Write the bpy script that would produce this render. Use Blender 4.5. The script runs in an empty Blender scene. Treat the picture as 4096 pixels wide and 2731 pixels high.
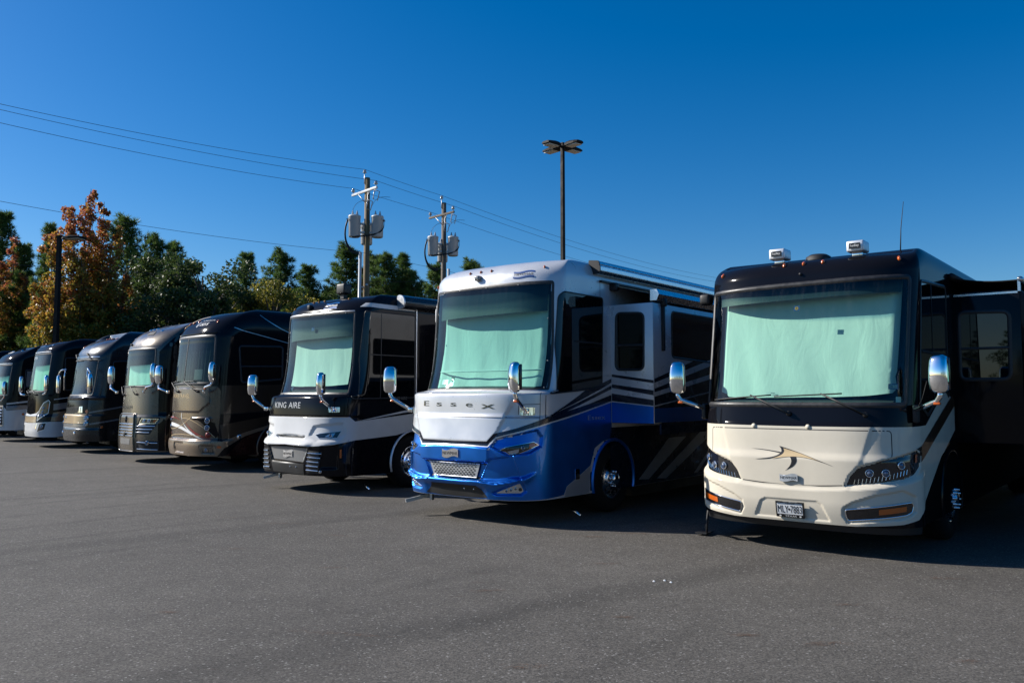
import bpy, bmesh, math, random
import numpy as np
from mathutils import Vector, Matrix, geometry

# ------------------------------------------------------------------ camera, sky, sun, exposure
scn = bpy.context.scene
R = math.radians
CAM_H = 1.80
cam_data = bpy.data.cameras.new('camera'); cam = bpy.data.objects.new('camera', cam_data)
scn.collection.objects.link(cam); scn.camera = cam
cam_data.sensor_width = 36.0; cam_data.lens = 29.44; cam_data.clip_end = 2000; cam_data.clip_start = .05
cam.location = (0, 0, CAM_H); cam.rotation_euler = (R(90 + 3.766), 0, 0)

SUN_AZ = 284.0      # compass-like: degrees clockwise from +Y
SUN_EL = 31.0
sx, sy, sz = math.sin(R(SUN_AZ))*math.cos(R(SUN_EL)), math.cos(R(SUN_AZ))*math.cos(R(SUN_EL)), math.sin(R(SUN_EL))
world = bpy.data.worlds.new('World'); scn.world = world; world.use_nodes = True
wn = world.node_tree.nodes; wl = world.node_tree.links; wn.clear()
sky = wn.new('ShaderNodeTexSky'); sky.sky_type = 'NISHITA'; sky.sun_disc = False
sky.sun_elevation = R(SUN_EL); sky.sun_rotation = R(SUN_AZ)
sky.altitude = 300; sky.air_density = 1.0; sky.dust_density = 0.7; sky.ozone_density = 5.0
hsv = wn.new('ShaderNodeHueSaturation'); hsv.inputs['Saturation'].default_value = 1.37; hsv.inputs['Hue'].default_value = .503
bg = wn.new('ShaderNodeBackground'); bg.inputs['Strength'].default_value = 0.08
wo = wn.new('ShaderNodeOutputWorld')
wl.new(sky.outputs[0], hsv.inputs['Color']); wl.new(hsv.outputs[0], bg.inputs[0]); wl.new(bg.outputs[0], wo.inputs[0])
sl = bpy.data.lights.new('sun', 'SUN'); sl.energy = 5.0; sl.angle = R(.53); sl.color = (1.0, .95, .87)
so = bpy.data.objects.new('sun', sl); scn.collection.objects.link(so)
so.rotation_euler = Vector((sx, sy, sz)).to_track_quat('Z', 'Y').to_euler()
so.location = (-30, 20, 30)
scn.view_settings.view_transform = 'Standard'; scn.view_settings.look = 'None'
scn.view_settings.exposure = 0.56; scn.view_settings.gamma = 1.0; scn.view_settings.use_curve_mapping = False
scn.render.engine = 'CYCLES'
cy = scn.cycles
cy.max_bounces = 7; cy.transparent_max_bounces = 12; cy.glossy_bounces = 5; cy.diffuse_bounces = 3
cy.caustics_reflective = False; cy.caustics_refractive = False
cy.use_denoising = True; cy.sample_clamp_indirect = 6.0

# ------------------------------------------------------------------ materials
MATS = {}
def nodes_of(name):
    m = bpy.data.materials.new(name); m.use_nodes = True
    nt = m.node_tree; b = nt.nodes['Principled BSDF']; MATS[name] = m
    return m, nt, b
def N(nt, t, **kw):
    n = nt.nodes.new(t)
    for k, v in kw.items():
        if k in n.inputs: n.inputs[k].default_value = v
        else: setattr(n, k, v)
    return n
def rgba(c): return (c[0], c[1], c[2], 1.0)
def simple(name, c, rough=.5, metal=0., coat=0., spec=.5, bump=0., bscale=40., vary=0., vscale=3.):
    m, nt, b = nodes_of(name)
    b.inputs['Base Color'].default_value = rgba(c); b.inputs['Roughness'].default_value = rough
    b.inputs['Metallic'].default_value = metal; b.inputs['Coat Weight'].default_value = coat
    b.inputs['Coat Roughness'].default_value = .05; b.inputs['Coat IOR'].default_value = 1.42; b.inputs['Specular IOR Level'].default_value = spec
    tc = None
    if vary or bump:
        tc = N(nt, 'ShaderNodeTexCoord')
    if vary:
        nz = N(nt, 'ShaderNodeTexNoise', Scale=vscale, Detail=5.0, Roughness=.6)
        nt.links.new(tc.outputs['Object'], nz.inputs['Vector'])
        mr = N(nt, 'ShaderNodeMapRange'); mr.inputs[1].default_value = .3; mr.inputs[2].default_value = .7
        mr.inputs[3].default_value = 1 - vary; mr.inputs[4].default_value = 1 + vary
        nt.links.new(nz.outputs['Fac'], mr.inputs[0])
        mx = N(nt, 'ShaderNodeMix', data_type='RGBA', blend_type='MULTIPLY'); mx.inputs[0].default_value = 1
        mx.inputs[6].default_value = rgba(c); nt.links.new(mr.outputs[0], mx.inputs[7]); nt.links.new(mx.outputs[2], b.inputs['Base Color'])
        r2 = N(nt, 'ShaderNodeMapRange'); r2.inputs[1].default_value = .3; r2.inputs[2].default_value = .75
        r2.inputs[3].default_value = max(rough*.8, .0); r2.inputs[4].default_value = min(rough*1.35, 1)
        nt.links.new(nz.outputs['Fac'], r2.inputs[0]); nt.links.new(r2.outputs[0], b.inputs['Roughness'])
    if bump:
        bz = N(nt, 'ShaderNodeTexNoise', Scale=bscale, Detail=4.0)
        nt.links.new(tc.outputs['Object'], bz.inputs['Vector'])
        bp = N(nt, 'ShaderNodeBump', Strength=bump, Distance=.01); nt.links.new(bz.outputs['Fac'], bp.inputs['Height'])
        nt.links.new(bp.outputs[0], b.inputs['Normal'])
    return m
def paint(name, c, metal=0., rough=.35, coat=.55, dust=.05):
    m = simple(name, c, rough if metal else .6, metal, coat, spec=.5 if metal else .0, vary=dust, vscale=2.5)
    nt = m.node_tree; b = nt.nodes['Principled BSDF']          # faint orange peel so reflections wobble
    tc = N(nt, 'ShaderNodeTexCoord'); nz = N(nt, 'ShaderNodeTexNoise', Scale=5.0, Detail=2.0)
    nt.links.new(tc.outputs['Object'], nz.inputs['Vector'])
    bp = N(nt, 'ShaderNodeBump', Strength=.035, Distance=.02); nt.links.new(nz.outputs['Fac'], bp.inputs['Height'])
    nt.links.new(bp.outputs[0], b.inputs['Normal']); nt.links.new(bp.outputs[0], b.inputs['Coat Normal'])
    return m

CREAM = paint('cream_paint', (.63, .575, .47)); WHITE = paint('white_paint', (.62, .62, .615)); SILVERP = paint('silver_paint', (.42, .44, .47), .55, .32)
PEARL = paint('pearl_white_paint', (.60, .61, .63), .25, .3)
BLUE = paint('blue_metallic_paint', (.004, .14, .56), .8, .33); NAVY = paint('navy_paint', (.006, .012, .030), .3, .25)
BLACK = paint('black_paint', (.006, .006, .008), 0, .2); BLACK.node_tree.nodes['Principled BSDF'].inputs['Coat Roughness'].default_value = .09; BLACKM = simple('matt_black', (.012, .012, .013), .55, vary=.15)
BROWN = paint('brown_stripe_paint', (.030, .019, .011), .2); GOLD = paint('gold_paint', (.42, .31, .18), .25); TAN = paint('tan_paint', (.55, .42, .25))
BRONZE = paint('bronze_paint', (.115, .082, .058), .45, .26); TAUPE = paint('taupe_paint', (.235, .175, .120), .35, .28); MAROON = paint('maroon_paint', (.022, .004, .004), .2, .25)
PEWTER = paint('pewter_paint', (.130, .108, .083), .5, .27); DARKGREY = paint('dark_grey_paint', (.010, .011, .013), .2, .26); GREYP = paint('grey_paint', (.20, .20, .20), .2, .3)
CHROME = simple('chrome', (.88, .89, .91), .035, 1.0); ALU = simple('brushed_aluminium', (.74, .75, .77), .26, 1.0, vary=.12, vscale=20)
HORNM = simple('cast_silver', (.72, .73, .75), .42, .55)
SATIN = simple('satin_silver', (.60, .61, .62), .38, .85, vary=.08, vscale=8)
RUBBER = simple('tyre_rubber', (.010, .010, .010), .85, spec=.2, bump=.3, bscale=60); GASKET = simple('rubber_gasket', (.022, .022, .024), .42, vary=.25, vscale=14)
DARKGLASS = simple('privacy_glass', (.003, .004, .005), .015, spec=.6)
AMBER = simple('amber_lens', (.55, .11, .012), .12, coat=1.0); WHITELAMP = simple('lamp_lens', (.45, .47, .50), .05, .6, coat=1.0)
LAMPGLASS = simple('projector_glass', (.10, .13, .20), .03, .3, coat=1.0); HOUSING = simple('lamp_housing', (.010, .010, .012), .12, coat=1.0)
RED = paint('red_accent_paint', (.22, .012, .010), .1); WHITEPRINT = simple('white_print', (.75, .75, .74), .4); BLACKPRINT = simple('black_print', (.012, .012, .014), .35)
PLATE = simple('plate_white', (.62, .64, .66), .35); BLUEPRINT = simple('blue_print', (.02, .07, .25), .4); ORANGEPRINT = simple('orange_print', (.6, .25, .05), .4)
DASH = simple('dashboard_vinyl', (.045, .047, .05), .6, bump=.2); CURTAIN = simple('curtain_cloth', (.028, .034, .026), .9, bump=.2, bscale=90)
SKIRT = simple('unreflecting_black_skirt', (.005, .005, .005), .95, spec=.03)  # dull black standing in for shade: keeps sunlit dirt out of the side's reflection
AWNING = simple('awning_fabric', (.008, .008, .009), .8, bump=.2, bscale=120)
STEEL = simple('galvanised_steel', (.42, .43, .44), .45, .7, vary=.2, vscale=12)
GREYPAINTED = simple('grey_enamel', (.50, .52, .53), .35, vary=.05); PORCELAIN = simple('porcelain', (.40, .41, .42), .15, coat=1.0)
CABLE = simple('black_cable', (.010, .010, .011), .5); WIREM = simple('aluminium_wire', (.05, .055, .06), .5, .3)
BRONZEPOLE = simple('dark_bronze_pole', (.014, .012, .011), .6, spec=.15, vary=.1)
LEDLENS = simple('led_lens_grey', (.62, .59, .52), .4, bump=.4, bscale=90)

def shade_mat(name, c):
    m, nt, b = nodes_of(name); b.inputs['Base Color'].default_value = rgba(c); b.inputs['Roughness'].default_value = .85; b.inputs['Specular IOR Level'].default_value = .2
    tc = N(nt, 'ShaderNodeTexCoord'); mp = N(nt, 'ShaderNodeMapping'); mp.inputs['Scale'].default_value = (3.0, 3.0, 1.1)
    nz = N(nt, 'ShaderNodeTexNoise', Scale=1.4, Detail=3.0, Distortion=.8)
    nt.links.new(tc.outputs['Object'], mp.inputs[0]); nt.links.new(mp.outputs[0], nz.inputs['Vector'])
    bp = N(nt, 'ShaderNodeBump', Strength=.22, Distance=.05); nt.links.new(nz.outputs['Fac'], bp.inputs['Height']); nt.links.new(bp.outputs[0], b.inputs['Normal'])
    return m
SHADE = shade_mat('sun_shade_fabric', (.82, .82, .78))
def windscreen(name, tint, band, z0, z1, mid=None, curve=.05):
    """laminated glass: tinted clear body, darker tint band near its top, mirror coat by Fresnel, faint dusty film"""
    m = bpy.data.materials.new(name); m.use_nodes = True; nt = m.node_tree; nt.nodes.clear(); MATS[name] = m
    out = N(nt, 'ShaderNodeOutputMaterial'); tr = N(nt, 'ShaderNodeBsdfTransparent'); gl = N(nt, 'ShaderNodeBsdfGlossy', Roughness=.03)
    fr = N(nt, 'ShaderNodeFresnel', IOR=1.52); gm_ = N(nt, 'ShaderNodeNewGeometry'); im = N(nt, 'ShaderNodeMix'); im.inputs[2].default_value = 1.52; im.inputs[3].default_value = 1/1.52
    nt.links.new(gm_.outputs['Backfacing'], im.inputs[0]); nt.links.new(im.outputs[0], fr.inputs['IOR'])      # a thin pane reflects alike from both sides
    mx = N(nt, 'ShaderNodeMixShader'); df = N(nt, 'ShaderNodeBsdfDiffuse'); df.inputs[0].default_value = (.5, .52, .55, 1)
    tc = N(nt, 'ShaderNodeTexCoord'); sp = N(nt, 'ShaderNodeSeparateXYZ'); nt.links.new(tc.outputs['Object'], sp.inputs[0])
    # printed sun band: its lower edge sags a little at the centre
    xx = N(nt, 'ShaderNodeMath', operation='MULTIPLY'); nt.links.new(sp.outputs['X'], xx.inputs[0]); nt.links.new(sp.outputs['X'], xx.inputs[1])
    zc = N(nt, 'ShaderNodeMath', operation='MULTIPLY_ADD'); zc.inputs[1].default_value = -curve; nt.links.new(xx.outputs[0], zc.inputs[0]); nt.links.new(sp.outputs['Z'], zc.inputs[2])
    mr = N(nt, 'ShaderNodeMapRange'); mr.inputs[1].default_value = z0-.05; mr.inputs[2].default_value = z1+.05; mr.inputs[3].default_value = 0; mr.inputs[4].default_value = 1
    nt.links.new(zc.outputs[0], mr.inputs[0]); cm = N(nt, 'ShaderNodeValToRGB'); el = cm.color_ramp.elements; cm.color_ramp.interpolation = 'EASE'
    md = mid or tuple(math.sqrt(q*w) for q, w in zip(tint, band)); h = z1-z0+.1
    el[0].position = .0; el[0].color = rgba(tint); el[1].position = 1.; el[1].color = rgba(band)
    for ps, cl in ((.05/h*.6, tint), (min(.11/h, .45), md), (.55, md)):
        q = el.new(ps); q.color = rgba(cl)
    nt.links.new(mr.outputs[0], cm.inputs[0]); nt.links.new(cm.outputs[0], tr.inputs[0])
    nt.links.new(fr.outputs[0], mx.inputs[0]); nt.links.new(tr.outputs[0], mx.inputs[1]); nt.links.new(gl.outputs[0], mx.inputs[2])
    # dust film streaks that run down the pane
    mp = N(nt, 'ShaderNodeMapping'); mp.inputs['Scale'].default_value = (16, 16, .8); nt.links.new(tc.outputs['Object'], mp.inputs[0])
    nz = N(nt, 'ShaderNodeTexNoise', Scale=1.0, Detail=4.0, Roughness=.65); nt.links.new(mp.outputs[0], nz.inputs['Vector'])
    d2 = N(nt, 'ShaderNodeMapRange'); d2.inputs[1].default_value = .5; d2.inputs[2].default_value = .85; d2.inputs[3].default_value = .0; d2.inputs[4].default_value = .03
    nt.links.new(nz.outputs['Fac'], d2.inputs[0])
    m2 = N(nt, 'ShaderNodeMixShader'); nt.links.new(d2.outputs[0], m2.inputs[0]); nt.links.new(mx.outputs[0], m2.inputs[1]); nt.links.new(df.outputs[0], m2.inputs[2])
    nt.links.new(m2.outputs[0], out.inputs[0])
    return m
def leaf_mat(name, cols, scale=.55, trans=.35, rough=.45, turn=None):
    m, nt, b = nodes_of(name)
    tc = N(nt, 'ShaderNodeTexCoord'); nz = N(nt, 'ShaderNodeTexNoise', Scale=scale, Detail=5.0, Roughness=.75)
    nt.links.new(tc.outputs['Object'], nz.inputs['Vector'])
    wn2 = N(nt, 'ShaderNodeTexWhiteNoise'); wn2.noise_dimensions = '3D'
    geo = N(nt, 'ShaderNodeNewGeometry'); mi = N(nt, 'ShaderNodeMath', operation='ADD')
    ml = N(nt, 'ShaderNodeMath', operation='MULTIPLY_ADD'); ml.inputs[1].default_value = .30; ml.inputs[2].default_value = -.15
    nt.links.new(geo.outputs['Random Per Island'], ml.inputs[0]); nt.links.new(nz.outputs['Fac'], mi.inputs[0]); nt.links.new(ml.outputs[0], mi.inputs[1])
    if turn:        # leaves turn first high in the crown
        sz_ = N(nt, 'ShaderNodeSeparateXYZ'); nt.links.new(tc.outputs['Object'], sz_.inputs[0]); tz = N(nt, 'ShaderNodeMapRange'); tz.inputs[1].default_value = turn[0]; tz.inputs[2].default_value = turn[1]; tz.inputs[3].default_value = -.14; tz.inputs[4].default_value = .16
        nt.links.new(sz_.outputs['Z'], tz.inputs[0]); m3 = N(nt, 'ShaderNodeMath', operation='ADD'); nt.links.new(mi.outputs[0], m3.inputs[0]); nt.links.new(tz.outputs[0], m3.inputs[1]); mi = m3
    cr = N(nt, 'ShaderNodeValToRGB'); e = cr.color_ramp.elements
    n = len(cols); e[0].position = .3; e[0].color = rgba(cols[0]); e[1].position = .7; e[1].color = rgba(cols[-1])
    for i in range(1, n-1):
        q = e.new(.3 + .4*i/(n-1)); q.color = rgba(cols[i])
    nt.links.new(mi.outputs[0], cr.inputs[0]); nt.links.new(cr.outputs[0], b.inputs['Base Color'])
    b.inputs['Roughness'].default_value = rough; b.inputs['Specular IOR Level'].default_value = .4
    tl = N(nt, 'ShaderNodeBsdfTranslucent'); nt.links.new(cr.outputs[0], tl.inputs[0])
    ms = N(nt, 'ShaderNodeMixShader'); ms.inputs[0].default_value = trans
    out = [n_ for n_ in nt.nodes if n_.type == 'OUTPUT_MATERIAL'][0]
    nt.links.new(b.outputs[0], ms.inputs[1]); nt.links.new(tl.outputs[0], ms.inputs[2]); nt.links.new(ms.outputs[0], out.inputs[0])
    return m
PINE = leaf_mat('pine_needles', [(.045, .090, .022), (.090, .155, .034), (.15, .205, .045)], .5, .45, .55)
OAK = leaf_mat('oak_leaves', [(.028, .055, .016), (.055, .090, .022), (.10, .125, .032)], .6, .36, .5)
GUM = leaf_mat('sweetgum_leaves', [(.13, .15, .025), (.30, .24, .035), (.42, .22, .04), (.40, .13, .07)], .30, .5, .5, (4., 13.))
YELLOW = leaf_mat('yellowing_leaves', [(.09, .11, .018), (.22, .20, .03), (.34, .27, .04)], .5, .5, .5)
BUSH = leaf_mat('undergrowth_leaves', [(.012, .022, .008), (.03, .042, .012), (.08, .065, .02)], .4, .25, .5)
BARK = simple('bark', (.085, .065, .050), .9, bump=.8, bscale=14, vary=.3, vscale=4)
PINEBARK = simple('pine_bark', (.10, .072, .055), .9, bump=.8, bscale=14, vary=.3, vscale=4)
POLEWOOD = simple('treated_pole_wood', (.15, .11, .058), .85, bump=.5, bscale=22, vary=.25, vscale=3)
GREYWOOD = simple('weathered_pole_wood', (.12, .10, .08), .85, bump=.5, bscale=22, vary=.25, vscale=3)

def asphalt_mat():
    m, nt, b = nodes_of('asphalt')
    tc = N(nt, 'ShaderNodeTexCoord'); L = nt.links.new
    big = N(nt, 'ShaderNodeTexNoise', Scale=.16, Detail=5.0, Roughness=.55); L(tc.outputs['Object'], big.inputs['Vector'])
    mid = N(nt, 'ShaderNodeTexNoise', Scale=2.2, Detail=4.0, Roughness=.65); L(tc.outputs['Object'], mid.inputs['Vector'])
    fine = N(nt, 'ShaderNodeTexNoise', Scale=62.0, Detail=4.0, Roughness=.8); L(tc.outputs['Object'], fine.inputs['Vector'])
    vor = N(nt, 'ShaderNodeTexVoronoi', Scale=72.0); L(tc.outputs['Object'], vor.inputs['Vector'])
    def rng(src, a, bb, c, d):
        q = N(nt, 'ShaderNodeMapRange'); q.inputs[1].default_value = a; q.inputs[2].default_value = bb; q.inputs[3].default_value = c; q.inputs[4].default_value = d
        L(src, q.inputs[0]); return q.outputs[0]
    def mul(a, bb):
        q = N(nt, 'ShaderNodeMath', operation='MULTIPLY'); L(a, q.inputs[0]); L(bb, q.inputs[1]); return q.outputs[0]
    v = mul(rng(big.outputs['Fac'], .3, .7, .76, 1.2), rng(mid.outputs['Fac'], .3, .7, .88, 1.12))
    v = mul(v, rng(fine.outputs['Fac'], .28, .72, .34, 1.72))
    sep = N(nt, 'ShaderNodeSeparateColor'); L(vor.outputs['Color'], sep.inputs[0])
    v = mul(v, rng(sep.outputs[0], .0, 1.0, .62, 1.38))
    # single pale stones
    st = rng(sep.outputs[1], .965, .985, 0, 1)
    # paving lane joints: long soft lines
    mp = N(nt, 'ShaderNodeMapping'); mp.inputs['Rotation'].default_value = (0, 0, R(52)); L(tc.outputs['Object'], mp.inputs[0])
    wv = N(nt, 'ShaderNodeTexWave', Scale=.055, Distortion=1.2, Detail=2.0); wv.inputs['Detail Scale'].default_value = .25; L(mp.outputs[0], wv.inputs['Vector'])
    jl = rng(wv.outputs['Fac'], .0, .03, .78, 1.0)
    v = mul(v, jl)
    # faint tyre arcs left by coaches swinging into their bays
    mp3 = N(nt, 'ShaderNodeMapping'); mp3.inputs['Location'].default_value = (-14, 6, 0); L(tc.outputs['Object'], mp3.inputs[0])
    wr = N(nt, 'ShaderNodeTexWave', Scale=.23, Distortion=2.2, Detail=3.0); wr.wave_type = 'RINGS'; wr.rings_direction = 'Z'; wr.inputs['Detail Scale'].default_value = .4; L(mp3.outputs[0], wr.inputs['Vector'])
    gate = N(nt, 'ShaderNodeTexNoise', Scale=.22, Detail=2.0); L(tc.outputs['Object'], gate.inputs['Vector'])
    ta = N(nt, 'ShaderNodeMath', operation='MULTIPLY'); L(rng(wr.outputs['Fac'], .0, .10, 1.0, 0.), ta.inputs[0]); L(rng(gate.outputs['Fac'], .48, .60, 0, 1), ta.inputs[1])
    v = mul(v, rng(ta.outputs[0], 0, 1, 1.0, .80))
    # pale scuffs
    sc = N(nt, 'ShaderNodeTexNoise', Scale=.9, Detail=7.0, Roughness=.75, Distortion=1.5); L(tc.outputs['Object'], sc.inputs['Vector'])
    v = mul(v, rng(sc.outputs['Fac'], .62, .75, 1.0, 1.28))
    # rust and pine straw smears, stretched across
    mp2 = N(nt, 'ShaderNodeMapping'); mp2.inputs['Scale'].default_value = (.9, 7.0, 1); L(tc.outputs['Object'], mp2.inputs[0])
    rn = N(nt, 'ShaderNodeTexNoise', Scale=1.3, Detail=3.0, Roughness=.6); L(mp2.outputs[0], rn.inputs['Vector'])
    rust = rng(rn.outputs['Fac'], .68, .76, 0, .6)
    c0 = N(nt, 'ShaderNodeMix', data_type='RGBA', blend_type='MULTIPLY'); c0.inputs[0].default_value = 1; c0.inputs[6].default_value = (.090, .082, .072, 1); L(v, c0.inputs[7])
    c1 = N(nt, 'ShaderNodeMix', data_type='RGBA'); L(rust, c1.inputs[0]); L(c0.outputs[2], c1.inputs[6]); c1.inputs[7].default_value = (.060, .036, .024, 1)
    c2 = N(nt, 'ShaderNodeMix', data_type='RGBA'); L(st, c2.inputs[0]); L(c1.outputs[2], c2.inputs[6]); c2.inputs[7].default_value = (.22, .21, .195, 1)
    L(c2.outputs[2], b.inputs['Base Color']); b.inputs['Roughness'].default_value = .82; b.inputs['Specular IOR Level'].default_value = .35
    hb = N(nt, 'ShaderNodeMath', operation='ADD'); L(fine.outputs['Fac'], hb.inputs[0]); L(sep.outputs[0], hb.inputs[1])
    bp = N(nt, 'ShaderNodeBump', Strength=.8, Distance=.006); L(hb.outputs[0], bp.inputs['Height']); L(bp.outputs[0], b.inputs['Normal'])
    return m
ASPHALT = asphalt_mat()
def soil_mat(name, a, bcol, scale):
    m, nt, b = nodes_of(name); tc = N(nt, 'ShaderNodeTexCoord')
    nz = N(nt, 'ShaderNodeTexNoise', Scale=scale, Detail=8.0, Roughness=.7); nt.links.new(tc.outputs['Object'], nz.inputs['Vector'])
    cr = N(nt, 'ShaderNodeValToRGB'); cr.color_ramp.elements[0].position = .35; cr.color_ramp.elements[0].color = rgba(a); cr.color_ramp.elements[1].position = .65; cr.color_ramp.elements[1].color = rgba(bcol)
    nt.links.new(nz.outputs['Fac'], cr.inputs[0]); nt.links.new(cr.outputs[0], b.inputs['Base Color']); b.inputs['Roughness'].default_value = .95
    bp = N(nt, 'ShaderNodeBump', Strength=.8, Distance=.05); nt.links.new(nz.outputs['Fac'], bp.inputs['Height']); nt.links.new(bp.outputs[0], b.inputs['Normal'])
    return m
DIRT = soil_mat('sandy_dirt', (.20, .15, .10), (.34, .27, .19), 1.2); GRASSM = soil_mat('dry_grass', (.10, .115, .03), (.19, .18, .06), .7); FLOORM = soil_mat('forest_floor', (.035, .03, .016), (.08, .055, .028), 1.5)

# ------------------------------------------------------------------ mesh helpers
COL = scn.collection
def link(name, me, mat, parent=None):
    o = bpy.data.objects.new(name, me); COL.objects.link(o)
    if mat is not None: me.materials.append(mat)
    if parent is not None: o.parent = parent
    return o
def empty(name, loc=(0, 0, 0), rz=0.):
    o = bpy.data.objects.new(name, None); COL.objects.link(o); o.location = loc; o.rotation_euler = (0, 0, rz); o.empty_display_size = .3
    return o
def tag(o, label=None, cat=None, group=None, kind=None):
    for k, v in (('label', label), ('category', cat), ('group', group), ('kind', kind)):
        if v: o[k] = v
    return o
def mesh_of(V, F, smooth=False, name='mesh'):
    me = bpy.data.meshes.new(name); me.from_pydata([tuple(map(float, v)) for v in V], [], [tuple(map(int, f)) for f in F])
    if smooth: me.polygons.foreach_set('use_smooth', [True]*len(me.polygons))
    me.update(); return me
class MB:
    """collects simple solids; build() links them as ONE mesh object"""
    def __init__(k): k.V = []; k.F = []; k.S = []
    def add(k, V, F, smooth=False):
        b = len(k.V); k.V += [tuple(v) for v in V]; k.F += [tuple(b+i for i in f) for f in F]; k.S += [smooth]*len(F); return k
    def box(k, c, s, M=None, bev=0.):
        hx, hy, hz = s[0]/2, s[1]/2, s[2]/2
        if bev <= 0:
            V = [Vector((x*hx, y*hy, z*hz)) for x in (-1, 1) for y in (-1, 1) for z in (-1, 1)]
            F = [(0, 1, 3, 2), (4, 6, 7, 5), (0, 4, 5, 1), (2, 3, 7, 6), (0, 2, 6, 4), (1, 5, 7, 3)]
            sm = False
        else:
            bm = bmesh.new(); bmesh.ops.create_cube(bm, size=1)
            for v in bm.verts: v.co = Vector((v.co.x*s[0], v.co.y*s[1], v.co.z*s[2]))
            bmesh.ops.bevel(bm, geom=bm.edges[:]+bm.verts[:], offset=bev, segments=3, profile=.5, affect='EDGES')
            bm.verts.index_update(); V = [v.co.copy() for v in bm.verts]; F = [[v.index for v in f.verts] for f in bm.faces]; bm.free(); sm = True
        if M is not None: V = [M @ v for v in V]
        V = [v + Vector(c) for v in V]
        return k.add(V, F, sm)
    def tube(k, path, r, n=8, cap=True, smooth=True):
        path = [Vector(p) for p in path]; m = len(path); rr = r if isinstance(r, (list, tuple)) else [r]*m
        V = []; F = []; up = None
        for i, p in enumerate(path):
            t = (path[min(i+1, m-1)] - path[max(i-1, 0)]).normalized()
            if up is None:
                up = Vector((0, 0, 1)) if abs(t.z) < .9 else Vector((1, 0, 0))
            a = t.cross(up).normalized(); b = a.cross(t).normalized(); up = b
            for j in range(n):
                q = 2*math.pi*j/n; V.append(p + a*(math.cos(q)*rr[i]) + b*(math.sin(q)*rr[i]))
        for i in range(m-1):
            for j in range(n):
                F.append((i*n+j, i*n+(j+1) % n, (i+1)*n+(j+1) % n, (i+1)*n+j))
        if cap: F.append(tuple(range(n))[::-1]); F.append(tuple(range((m-1)*n, m*n)))
        return k.add(V, F, smooth)
    def lathe(k, prof, M=None, n=32, smooth=True):
        """prof: (r, h) pairs round local z"""
        V = []; F = []
        for r, h in prof:
            for j in range(n):
                q = 2*math.pi*j/n; V.append(Vector((r*math.cos(q), r*math.sin(q), h)))
        for i in range(len(prof)-1):
            for j in range(n): F.append((i*n+j, i*n+(j+1) % n, (i+1)*n+(j+1) % n, (i+1)*n+j))
        if M is not None: V = [M @ v for v in V]
        return k.add(V, F, smooth)
    def loft(k, rings, cap=True, smooth=True):
        n = len(rings[0]); V = [Vector(p) for r in rings for p in r]; F = []
        for i in range(len(rings)-1):
            for j in range(n): F.append((i*n+j, i*n+(j+1) % n, (i+1)*n+(j+1) % n, (i+1)*n+j))
        if cap: F.append(tuple(range(n))[::-1]); F.append(tuple(range((len(rings)-1)*n, len(rings)*n)))
        return k.add(V, F, smooth)
    def build(k, name, mat, parent=None):
        me = bpy.data.meshes.new(name); me.from_pydata([tuple(v) for v in k.V], [], k.F)
        me.polygons.foreach_set('use_smooth', k.S); me.update()
        bm = bmesh.new(); bm.from_mesh(me); bmesh.ops.recalc_face_normals(bm, faces=bm.faces); bm.to_mesh(me); bm.free()
        return link(name, me, mat, parent)
def bez(p0, p1, p2, p3, n=10):
    out = []
    for i in range(n+1):
        t = i/n; out.append(tuple(a*(1-t)**3+3*b*t*(1-t)**2+3*c*t*t*(1-t)+d*t**3 for a, b, c, d in zip(p0, p1, p2, p3)))
    return out
def rnd(poly, r=.03, n=4):
    """round a polygon's corners"""
    out = []; m = len(poly)
    for i in range(m):
        p0, p, p1 = Vector(poly[i-1]), Vector(poly[i]), Vector(poly[(i+1) % m])
        a, b = (p0-p), (p1-p); la, lb = a.length, b.length; q = min(r, la*.45, lb*.45)
        s, e = p + a/la*q, p + b/lb*q
        for j in range(n+1):
            t = j/n; out.append(tuple(s*(1-t)**2 + p*2*t*(1-t) + e*t*t))
    return out
def ell(cx, cy, rx, ry=None, n=20):
    ry = ry or rx; return [(cx+rx*math.cos(2*math.pi*i/n), cy+ry*math.sin(2*math.pi*i/n)) for i in range(n)]
def flip(p): return [(-a, b) for a, b in p][::-1]
def full(half): return list(half)+flip(half)[1:-1]

# ------------------------------------------------------------------ surfaces: everything on a coach is laid on one of these
def pch(xs, ys, x):
    xs = np.asarray(xs, float); ys = np.asarray(ys, float); x = np.asarray(x, float)
    h = np.diff(xs); d = np.diff(ys)/h; m = np.zeros(len(xs))
    for i in range(1, len(xs)-1):
        if d[i-1]*d[i] > 0:
            w1 = 2*h[i]+h[i-1]; w2 = h[i]+2*h[i-1]; m[i] = (w1+w2)/(w1/d[i-1]+w2/d[i])
    m[0] = d[0]; m[-1] = d[-1]
    xc = np.clip(x, xs[0], xs[-1]); i = np.clip(np.searchsorted(xs, xc)-1, 0, len(xs)-2); t = (xc-xs[i])/h[i]
    return ys[i]*(1+2*t)*(1-t)**2+m[i]*h[i]*t*(1-t)**2+ys[i+1]*t*t*(3-2*t)+m[i+1]*h[i]*t*t*(t-1)
def sst(a, b, x):
    t = np.clip((x-a)/(b-a), 0, 1); return t*t*(3-2*t)
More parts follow.
